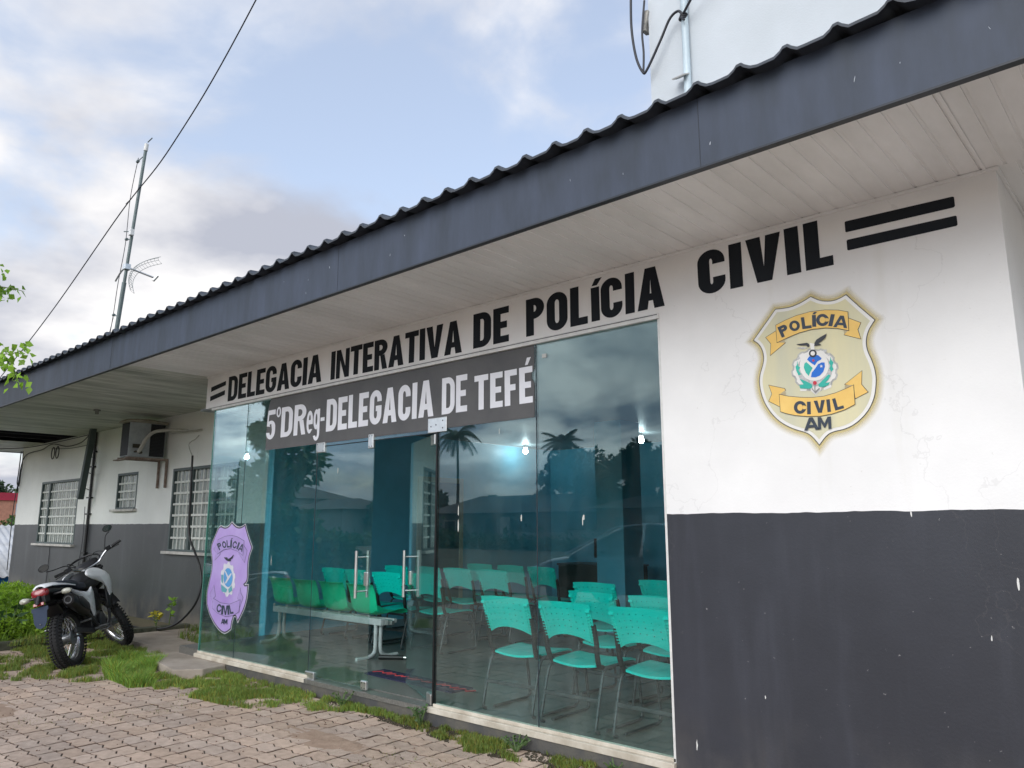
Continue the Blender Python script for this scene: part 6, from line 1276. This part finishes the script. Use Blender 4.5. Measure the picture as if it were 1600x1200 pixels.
def tree(name, label, loc, h, cr, m, n, lsz, group=None, tint=(1, 1, 1), trunk_h=.35, sq=.8, cat='tree', depth=2):
    t = thing(name, label, cat, loc, group=group); mb = MB(); tips = []
    th = h * trunk_h; mb.tube([(0, 0, -.2), (.02 * h, 0, th * .5), (0, .02 * h, th)], [h * .035, h * .026, h * .022], 9)
    for k in range(5):
        a = k * 1.257 + random.uniform(-.3, .3); branch(mb, Vector((0, .02 * h, th * random.uniform(.75, 1))), Vector((math.cos(a) * .7, math.sin(a) * .7, .8)).normalized(), h * .26, h * .012, depth, tips)
    mb.build('trunk', BARK, t, smooth=50)
    cs, rs = [], []
    for k in range(26):
        u = rand_unit(1)[0]; q = random.uniform(.35, 1) ** .6; c = np.array((0, 0, h - cr * sq)) + u * np.array((cr, cr, cr * sq)) * q * .85
        cs.append(c); rs.append(cr * random.uniform(.18, .36))
    foliage_blob(cs, rs, n, lsz, lsz * .6, m, 'crown', t, tint=tint, shell=.45)
    return t
def plant(name, label, loc, h, n, L0, W0, m, group=None, stems=5, spread=.5, tint=(1, 1, 1), cat='plant'):
    t = thing(name, label, cat, loc, group=group); sb = MB(); P_, D_ = [], []
    for s_ in range(stems):
        a = random.uniform(0, 6.28); top = Vector((math.cos(a) * spread * h * random.uniform(.3, 1), math.sin(a) * spread * h * random.uniform(.3, 1), h * random.uniform(.7, 1.05)))
        pts = [Vector((0, 0, 0)), top * .5 + Vector((0, 0, .08 * h)), top]; sb.tube(pts, [.006, .005, .003], 5)
        for k in range(max(1, n // stems)):
            q = random.uniform(.25, 1.0); p = pts[0].lerp(pts[1], q * 2) if q < .5 else pts[1].lerp(pts[2], q * 2 - 1); P_.append(p); aa = random.uniform(0, 6.28); D_.append((math.cos(aa), math.sin(aa), random.uniform(-.2, .7)))
    sb.build('stem', mat('green_stem', (.10, .16, .05), .6), t)
    n = len(P_); g = rng.uniform(.7, 1.3, n); C = np.stack([g * tint[0], g * tint[1], g * tint[2]], 1)
    V, F, C = leaf_quads(np.array([tuple(p) for p in P_]), np.array(D_), L0 * rng.uniform(.6, 1.2, n), W0 * rng.uniform(.7, 1.2, n), C); np_mesh('foliage', V, F, m, C, parent=t); return t
plant('paving_weed', 'small dark weed sprouting at the foot of the door hinge post', (-4.62, -.09, .05), .15, 46, .035, .022, LEAFD, stems=9, spread=.7, tint=(2.2, 2.3, 2.0))
plant('paving_weed', 'low spreading weed against the plinth under the middle of the right panels', (-3.62, -.12, .05), .10, 60, .03, .018, LEAF, stems=11, spread=1.3)
plant('paving_weed', 'tiny weed against the plinth close to the charcoal wall', (-2.85, -.08, .05), .09, 36, .028, .018, LEAFD, stems=8, spread=1.1, tint=(2, 2, 1.6))
plant('paving_weed', 'loose weed in the grass below the closed glass door leaf', (-5.55, -.14, .05), .13, 44, .035, .02, LEAF, stems=9, spread=.9)
# weeds in the bed left of the motorcycle
wx = rng.uniform(-17, -11.25, 19000); wy = rng.uniform(-2.9, .75, 19000); f = nfield(wx, wy, .9, 2); k = (f > -.35) & (wy < -4.2 - .325 * wx); wx, wy, f = wx[k], wy[k], f[k]
hgt = .16 + .34 * np.clip(f + .45, 0, 1.1) * (1 - .35 * np.clip((wy + .2), 0, 1)); rep = 3
WX = np.repeat(wx, rep) + rng.normal(0, .05, len(wx) * rep); WY = np.repeat(wy, rep) + rng.normal(0, .05, len(wx) * rep); WZ = .10 + np.repeat(hgt, rep) * rng.uniform(.1, 1, len(wx) * rep)
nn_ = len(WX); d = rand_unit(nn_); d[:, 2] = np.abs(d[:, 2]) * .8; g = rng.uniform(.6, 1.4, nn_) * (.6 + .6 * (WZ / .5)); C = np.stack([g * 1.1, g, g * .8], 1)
V, F, C = leaf_quads(np.stack([WX, WY, WZ], 1), d, .065 * rng.uniform(.5, 1.5, nn_), .030 * rng.uniform(.6, 1.3, nn_), C)
o = np_mesh('undergrowth', V, F, LEAFV, C, kind='stuff'); o['label'] = 'bright green weeds filling the bed left of the motorcycle'; o['category'] = 'weeds'
stufftag(blades('grass', [(-17, -2.9), (-11.2, -2.9), (-11.2, -.6), (-15.6, .9), (-17, .9)], 16000, .30, .008, GRASSB, z0=.10, thr=-.4, lean=.8, clump=1.5), 'tall grass blades among the weeds in the bed')
stufftag(blades('grass', [(-11.3, -3.2), (-10.95, -3.2), (-10.95, .2), (-11.3, .2)], 2600, .09, .007, GRASS, z0=.12, thr=-.2, lean=1.1), 'grass hanging over the mossy kerb')
plant('broadleaf_weed', 'broad-leaved dark green weed at the front of the bed, just left of the wheel', (-11.55, -.95, .10), .48, 26, .17, .11, LEAFD, stems=6, spread=.5, tint=(1.6, 1.9, 1.5))
plant('broadleaf_weed', 'bushy broad-leaved weed at the left edge of the photo, behind the kerb', (-11.9, -1.35, .10), .50, 40, .14, .09, LEAFV, stems=7, spread=.6)
plant('wall_sprig', 'small upright green sprig against the grey wall, left of the hose loop', (-11.42, 1.05, .10), .44, 16, .09, .06, LEAFV, stems=2, spread=.15)
plant('wall_sprig', 'low yellow-leaved sprig at the foot of the grey wall', (-11.55, .92, .10), .22, 22, .09, .05, leafmat('yellow_leaf', (.62, .50, .05), (.40, .40, .05)), stems=4, spread=.4)
for i, (x, y, hh) in enumerate([(-12.6, .9, .62), (-12.9, .55, .55), (-12.2, .6, .52)]):
    t = plant('seeding_grass', ['tall pale seeding weed by the wall, farthest left', 'tall pale seeding weed by the wall, middle one', 'tall pale seeding weed nearest the motorcycle tail'][i], (x - 1.6, y, .10), hh, 60, .05, .02, leafmat('pale_seed', (.30, .32, .15), (.2, .24, .1)), stems=9, spread=.35, group='pale seeding weeds')
# hanging vine tree just outside the frame on the left; its sprays reach into the picture and it shows in the glass
VT = thing('vine_covered_tree', 'leafy vine sprays hanging in at the left edge of the photo from a tree', 'tree', (-12.3, -3.0, .0))
mb = MB(); mb.tube([(0, 0, -.2), (.1, 0, 2.2), (.35, .1, 4.2), (.2, .1, 5.4), (.1, 0, 6.2)], [.26, .22, .19, .12, .05], 12)
mb.tube([(.35, .1, 4.2), (1.2, .5, 4.7), (2.0, .9, 4.65)], [.09, .06, .03], 8); mb.tube([(.1, 0, 3.0), (.9, .5, 3.6), (1.7, .95, 3.55)], [.07, .04, .02], 8); mb.tube([(.2, .1, 4.8), (-.9, -.7, 5.6)], [.08, .03], 8); mb.tube([(.2, .1, 4.6), (.8, -.9, 5.4)], [.08, .03], 8)
mb.build('trunk', BARK, VT, smooth=50)
cs, rs = [], []
for k in range(13):
    z = .6 + k * .42; rr = .55 + .25 * math.sin(k * 1.7) + (.25 if z > 4 else 0); a = k * 2.4
    if z < 2.6: rr += .5 * (2.6 - z) / 2.6
    cs.append((.15 + math.cos(a) * rr * .55 + (.2 if z > 3 else 0), math.sin(a) * rr * .55, z)); rs.append(rr * .75)
for q_ in range(14): cs.append((random.uniform(-1.0, 1.5), random.uniform(-.7, .5), random.uniform(.3, 1.5))); rs.append(random.uniform(.35, .6))
foliage_blob(cs, rs, 20000, .15, .11, LEAF, 'crown', VT, down=.5, shell=.4, tint=(.85, .9, .8))
def spray(pts, n, r=.06):
    p = wire(pts, seg=8); P_, D_ = [], []
    for k in range(n):
        q = random.choice(p); P_.append(q + Vector((random.gauss(0, r), random.gauss(0, r), random.gauss(0, r)))); D_.append((random.uniform(-.5, .5), random.uniform(-.5, .5), random.uniform(-1, -.1)))
    return p, P_, D_
sb = MB(); PP, DD = [], []
Vx = lambda x, y, z: (x + 12.3, y + 2.62, z)
for pts, n, r in [([Vx(-10.3, -2.1, 4.62), Vx(-9.9, -1.93, 4.45), Vx(-9.6, -1.72, 4.28), Vx(-9.35, -1.60, 4.05)], 70, .075),
                  ([Vx(-10.1, -2.0, 4.5), Vx(-9.8, -1.88, 4.2), Vx(-9.7, -1.85, 3.9), Vx(-9.6, -1.76, 3.72)], 60, .06),
                  ([Vx(-9.75, -1.85, 4.15), Vx(-9.4, -1.65, 4.10), Vx(-9.1, -1.48, 4.02)], 12, .03),
                  ([Vx(-10.6, -2.05, 3.55), Vx(-10.0, -1.8, 3.52), Vx(-9.6, -1.66, 3.40), Vx(-9.3, -1.5, 3.36), Vx(-9.05, -1.42, 3.38)], 60, .05),
                  ([Vx(-9.4, -1.55, 3.38), Vx(-9.25, -1.46, 3.2), Vx(-9.15, -1.42, 3.05)], 22, .04),
                  ([Vx(-10.3, -2.1, 4.62), Vx(-10.25, -2.1, 4.1), Vx(-10.3, -2.05, 3.6)], 60, .10)]:
    p, P_, D_ = spray(pts, int(n * 1.9), r * 1.15); sb.tube(p, [.009 * (1 - .7 * k / len(p)) for k in range(len(p))], 5); PP += P_; DD += D_
sb.build('twig', mat('green_twig', (.10, .12, .05), .6), VT)
n = len(PP); g = rng.uniform(.6, 1.4, n); C = np.stack([g, g, g], 1)
V, F, C = leaf_quads(np.array([tuple(p) for p in PP]), np.array(DD), .082 * rng.uniform(.6, 1.2, n), .066 * rng.uniform(.7, 1.2, n), C); np_mesh('foliage', V, F, LEAFV, C, parent=VT)

# ================================================================== NEIGHBOURS on the left, down the slope
SH = thing('blue_shed', 'low shed with white corrugated roof and bright blue wall beyond the station', 'shed', (-25.5, 3.6, -2.0))
MB().box(-2.5, -2.6, 0, .8, 3.0, 2.30).build('shed_wall', mat('bright_blue_paint', (.01, .17, .58), .5, var=.1), SH)
b = MB(); pr = []; y = -3.0
while y < 3.2: pr += [(y, 0), (y + .06, .045), (y + .12, 0)]; y += .18
n = len(pr); rows = [[(x, p[0], z + p[1]) for p in pr] for x, z in ((1.15, 2.18), (-2.6, 3.55))]
b.add([q for r in rows for q in r], [(i, i + 1, n + i + 1, n + i) for i in range(n - 1)]); o = b.build('shed_roof', mat('white_roof_sheet', (.62, .63, .64), .45, scale=2, c2=(.45, .45, .44)), SH, smooth=60); s_ = o.modifiers.new('t', 'SOLIDIFY'); s_.thickness = .02
RH = thing('brick_house', 'small unplastered brick house with a red upper band, far off at the left edge', 'house', (-62, 12.6, -2.6))
BR = mat('raw_brick', (.50, .24, .16), .9, scale=5, c2=(.36, .17, .12), bump=.3)
MB().box(-4, -4.5, 0, 3.5, 3.0, 5.80).build('wall', BR, RH); MB().box(-4.1, -4.6, 5.80, 3.6, 3.1, 6.30).build('parapet', mat('dark_red_paint', (.38, .02, .05), .6), RH)
for yy in (-.75, -2.9): w_ = MB().box(3.48, yy, 4.95, 3.56, yy + .55, 5.60).build('window', mat('pale_blue_shutter', (.30, .42, .60), .5), RH); MB().box(3.5, yy - .1, 4.86, 3.62, yy + .65, 4.94).build('sill', CONC, w_)
for x, y, h_, lab in [(-74, 13.2, 8.6, 'dark broad tree behind the far brick house'), (-68, 15.2, 7.2, 'rounded green tree rising behind the right side of the far brick house'), (-48, 8.6, 4.7, 'low bushy tree in front of the far brick house'), (-50, 7.0, 4.6, 'second low bushy tree in front of the brick house, at the photo edge')]:
    tree('broadleaf_tree', lab, (x, y, -2.6), h_, h_ * .33, LEAFD if h_ > 8 else LEAF, 2600, .35 if h_ > 6 else .22, depth=1)

# ================================================================== THE STREET SIDE (seen mirrored in the glass)
struct(MB().box(-120, -14.5, .0, 60, -9.0, .030).build('road', mat('asphalt', (.10, .10, .10), .9, scale=6, bump=.4)))
def house(name, lab, x0, x1, y0, y1, ze, zr_, wall, roofm, hip=1.6, group=None, cat='house', wins=()):
    t = thing(name, lab, cat, ((x0 + x1) / 2, (y0 + y1) / 2, 0), group=group); hx, hy = (x1 - x0) / 2, (y1 - y0) / 2
    MB().box(-hx, -hy, 0, hx, hy, ze).build('wall', wall, t)
    o_ = .7; b = MB(); b.add([(-hx - o_, -hy - o_, ze - .05), (hx + o_, -hy - o_, ze - .05), (hx + o_, hy + o_, ze - .05), (-hx - o_, hy + o_, ze - .05), (-hx + hip, 0, zr_), (hx - hip, 0, zr_)], [(0, 1, 5, 4), (2, 3, 4, 5), (1, 2, 5), (3, 0, 4), (3, 2, 1, 0)])
    b.build('roof', roofm, t)
    for k, (wx, ww, z0, z1, nm) in enumerate(wins):
        w_ = MB().box(wx, hy, z0, wx + ww, hy + .06, z1).build(nm, mat('white_joinery', (.6, .6, .58)) if k % 2 else mat('dark_opening', (.02, .02, .025)), t)
        if nm == 'window': MB().box(wx + .08, hy + .061, z0 + .08, wx + ww - .08, hy + .07, z1 - .08).build('pane', mat('dark_opening', (.02, .02, .025)), w_)
    return t
TILE = mat('dull_tile_roof', (.16, .13, .12), .9, scale=3, c2=(.09, .08, .075)); PALE = mat('pale_house_wall', (.42, .42, .40), .8, scale=1); GREYW = mat('grey_house_wall', (.20, .22, .22), .8, scale=1); RBR = mat('red_brick_wall', (.30, .15, .11), .9, scale=4)
house('street_house', 'long low house with dull hipped roof, mirrored in the glass right of the door', -44.2, -31.2, -43, -36, 2.45, 3.75, GREYW, TILE, wins=[(-.8, 1.0, .9, 2.0, 'window'), (.6, .9, .1, 2.1, 'door'), (1.7, .9, .9, 2.0, 'window'), (-5.2, 1.3, .9, 1.9, 'window')])
house('street_house', 'smaller red brick house under trees, mirrored low in the right glass panels', -28.4, -23.2, -41, -35.5, 2.6, 3.4, RBR, TILE, wins=[(-1.2, .9, .9, 2.0, 'window'), (1.0, .9, .1, 2.1, 'door')])
house('street_house', 'white two storey house mirrored at the left end of the glass', -78, -66, -44, -36, 4.2, 5.4, PALE, TILE, wins=[(-3, 1.4, 2.6, 3.6, 'window'), (1, 1.4, 2.6, 3.6, 'window'), (3.4, 1.4, 2.6, 3.6, 'window')])
house('street_house', 'pale low house mirrored between the trees at the left glass panel', -64, -56, -42, -36, 3.0, 4.0, PALE, TILE, wins=[(-1.2, 1.2, 1.2, 2.3, 'window')])
tw = thing('garden_wall', 'long pale garden wall across the street, mirrored behind the car', 'wall', (-30, -33.5, 0)); MB().box(-4, -.08, 0, 4, .08, 1.1).build('wall', PALE, tw); MB().box(-4.05, -.12, 1.1005, 4.05, .12, 1.22).build('coping', GREYW, tw)
def palm(lab, loc, h, fr, n=15, droop=1.0):
    t = thing('palm_tree', lab, 'palm tree', loc); b = MB(); b.tube([(0, 0, 0), (.1, 0, h * .5), (.0, .05, h)], [.17, .13, .10], 9); b.build('trunk', BARK, t, smooth=50)
    for k in range(n):
        a = k * 2.39996; el = R_(62 - 75 * (k / n)); pts = []; q = Vector((0, .05, h)); d_ = Vector((math.cos(a) * math.cos(el), math.sin(a) * math.cos(el), math.sin(el)))
        for s_ in range(9): pts.append(q.copy()); d_ = (d_ + Vector((0, 0, -.17 * droop))).normalized(); q = q + d_ * fr / 8
        f_ = MB(); f_.tube(pts, [.025 * (1 - .8 * s_ / 8) for s_ in range(9)], 5)
        for s_ in range(1, 9):
            for u in (0, .33, .66):
                p = pts[s_ - 1].lerp(pts[s_], u); tdir = (pts[s_] - pts[s_ - 1]).normalized(); sd_ = tdir.cross(Vector((0, 0, 1))).normalized(); L_ = .62 * fr / 2.2 * math.sin(math.pi * min(1, (s_ + u + 1) / 10.5)) + .1
                for sg in (-1, 1):
                    e = p + (sd_ * sg * .75 + tdir * .5 + Vector((0, 0, -.45 * droop))).normalized() * L_; w_ = tdir * .06
                    f_.add([p - w_, p + w_, e], [(0, 1, 2)])
        f_.cc = None; f_.build('frond', mat('palm_frond', (.045, .085, .03), .5), t)
palm('slender palm with drooping fronds, mirrored in the glass right of the open door', (-49.8, -44, 0), 9.6, 2.7, droop=1.35)
palm('palm rising above the dark trees, mirrored beside the second glass joint', (-34.6, -40, 0), 7.5, 1.75, 19, .9)
palm('smaller palm among the trees, mirrored in the right glass panel', (-29.3, -39, 0), 4.9, 2.0, 13, .8)
labs = ['dense dark tree mirrored left of the palm crown in the right glass', 'wide dark tree mirrored in the middle of the right glass panel', 'tall rounded dark tree mirrored below the right ceiling bulb', 'dark tree mirrored just left of the right wall', 'dark tree mirrored at the right edge of the glass', 'dark street tree beyond the right wall', 'tree behind the long low house', 'leafy tree mirrored behind the purple shield', 'round tree mirrored at the left end of the glass', 'tree beyond the left mirrored houses', 'big tree filling the street corner', 'far tree beside the pale low house', 'low tree right of the slender palm']
for i, (x, y, h_) in enumerate([(-35.2, -42, 7.7), (-31, -42, 7.3), (-27.2, -41, 8.0), (-23.9, -39, 7.2), (-20.6, -39, 6.9), (-16.5, -40, 7.0), (-52, -44, 4.4), (-60, -33, 3.2), (-70, -33, 3.4), (-88, -40, 6), (-9, -42, 8), (-54.5, -40, 4.2), (-46.5, -45, 4.0)]):
    tree('street_tree', labs[i], (x, y, 0), h_, h_ * .42, LEAFD, 5200, .42, tint=(.9, 1, .9), depth=1, sq=1.0, trunk_h=.25)
# hedge strip across the road
hx = rng.uniform(-75, -12, 15000); hy = rng.uniform(-36, -31, 15000); hz = .02 + np.abs(rng.normal(0, .45, 15000)) * (1 + .8 * nfield(hx, hy, .2, 4)); g = rng.uniform(.6, 1.3, 15000)
V, F, C = leaf_quads(np.stack([hx, hy, hz], 1), rand_unit(15000), .35 * rng.uniform(.6, 1.2, 15000), .22 * np.ones(15000), np.stack([g, g, g], 1)); o = np_mesh('roadside_shrubbery', V, F, LEAF, C, kind='stuff'); o['label'] = 'loose green shrubbery along the far side of the street'; o['category'] = 'shrubs'
# parked car mirrored in the right panels
CR = thing('parked_car', 'dark hatchback parked behind the viewer, its roofline mirrored in the right glass', 'car', (-7.55, -7.75, .05), (0, 0, R_(180)))
CARP = mat('dark_teal_car_paint', (.012, .030, .040), .18, var=.05, coat=1.0); CGL = mat('dark_car_glass', (.01, .014, .016), .04, spec=.8)
sec = [(-2.15, .60, .72, .62), (-2.05, .36, .80, .95), (-1.7, .30, .84, 1.02), (-.9, .28, .86, 1.02), (.3, .28, .86, 1.0), (1.05, .28, .85, .98), (1.6, .30, .82, .90), (2.05, .36, .74, .76), (2.2, .45, .60, .62)]
b = MB(); rs = []
for x, zb, hw, zt in sec:
    zm = (zb + zt) / 2; rs.append([(x, hw * math.copysign(abs(math.cos(a)) ** .45, math.cos(a)), zm + (zt - zb) / 2 * math.copysign(abs(math.sin(a)) ** .45, math.sin(a))) for a in [2 * math.pi * j / 24 for j in range(24)]])
b.rings(rs); BD = b.build('body', CARP, CR, smooth=45)
b = MB(); rs = []
for x, hw, z in ((-2.0, .70, 1.0), (-1.75, .66, 1.30), (-1.35, .62, 1.46), (-.5, .62, 1.50), (.15, .61, 1.45), (.62, .66, 1.24), (1.15, .72, .98)):
    rs.append([(x, -hw - .08, .93), (x, -hw, z - .05), (x, -hw + .10, z), (x, hw - .10, z), (x, hw, z - .05), (x, hw + .08, .93)])
b.rings(rs); b.build('cabin_glass', CGL, CR, smooth=40)
b = MB(); rs = []
for x, hw, z in ((-1.80, .58, 1.315), (-1.35, .57, 1.478), (-.5, .57, 1.518), (.15, .56, 1.468)): rs.append([(x, -hw, z - .02), (x, -hw + .04, z), (x, hw - .04, z), (x, hw, z - .02)])
b.rings(rs); b.build('roof', CARP, CR, smooth=40)
for sy in (-1, 1):
    b = MB(); b.tube([(1.15, sy * .80, .98), (.62, sy * .70, 1.23), (.15, sy * .63, 1.455), (-.5, sy * .645, 1.505), (-1.35, sy * .645, 1.465), (-1.80, sy * .69, 1.29)], .022, 6); b.tube([(-.45, sy * .80, .96), (-.45, sy * .645, 1.49)], .03, 6); b.build('roof_pillar', MCHR if sy < 0 else CARP, CR)
    for x in (-1.38, 1.35):
        w_ = MB().lathe([(.21, sy * .78), (.31, sy * .76), (.325, sy * .70), (.31, sy * .62), (.21, sy * .60)], Matrix.Translation((x, 0, .32)), 28).build('wheel', RUB, CR, smooth=40); MB().lathe([(.02, sy * .795), (.20, sy * .79), (.215, sy * .775), (.2, sy * .74), (.02, sy * .745)], Matrix.Translation((x, 0, .32)), 20).build('rim', MSIL, w_, smooth=40)
    MB().obox(Matrix.Translation((.62, sy * .90, 1.0)), .10, .16, .11).build('wing_mirror', CARP, CR, bevel=.02)
    MB().obox(Matrix.Translation((2.04, sy * .58, .68)) @ Matrix.Rotation(R_(-sy * 25) * -1, 4, 'Z'), .22, .24, .10).build('headlight', MCLR, CR, bevel=.02)

# ------------------------------------------------------------------ give each detached piece of these parts an object of its own
def split_pieces(o):
    import bmesh
    me = o.data; nv = len(me.vertices); par = list(range(nv))
    def find(a):
        while par[a] != a: par[a] = par[par[a]]; a = par[a]
        return a
    for e in me.edges:
        a, c = find(e.vertices[0]), find(e.vertices[1])
        if a != c: par[a] = c
    isl = {}
    for v in me.vertices: isl.setdefault(find(v.index), []).append(v.index)
    keys = list(isl); bb = []
    for k in keys:
        co = np.array([me.vertices[i].co for i in isl[k]]); bb.append((co.min(0), co.max(0)))
    g = list(range(len(keys)))
    def gf(a):
        while g[a] != a: a = g[a]
        return a
    for a in range(len(keys)):
        for c in range(a + 1, len(keys)):
            gap = np.linalg.norm(np.maximum(0, np.maximum(bb[c][0] - bb[a][1], bb[a][0] - bb[c][1]))); sz = max((bb[a][1] - bb[a][0]).max(), (bb[c][1] - bb[c][0]).max())
            if gap <= max(.02, .5 * sz) and gf(a) != gf(c): g[gf(a)] = gf(c)
    groups = {}
    for a, k in enumerate(keys): groups.setdefault(gf(a), []).extend(isl[k])
    if len(groups) < 2: return
    name = o.name.split('.')[0]
    for vs in list(groups.values())[1:]:
        n_ = o.copy(); n_.data = me.copy(); n_.name = name; col.objects.link(n_)
        bm = bmesh.new(); bm.from_mesh(n_.data); bm.verts.ensure_lookup_table(); s_ = set(vs)
        bmesh.ops.delete(bm, geom=[v for v in bm.verts if v.index not in s_], context='VERTS'); bm.to_mesh(n_.data); bm.free()
    s_ = set(list(groups.values())[0]); bm = bmesh.new(); bm.from_mesh(me); bm.verts.ensure_lookup_table()
    bmesh.ops.delete(bm, geom=[v for v in bm.verts if v.index not in s_], context='VERTS'); bm.to_mesh(me); bm.free()
for o in list(bpy.data.objects):
    if o.type == 'MESH' and o.name.split('.')[0] in ('arm', 'bolt', 'crest', 'fascia_joint', 'footpeg', 'glass_seam', 'glass_sill', 'lettering', 'paint_chip', 'ribbon', 'ribbon_fold', 'ribbon_outline', 'ribbon_tail', 'screw', 'soffit'):
        if not o.children: split_pieces(o)
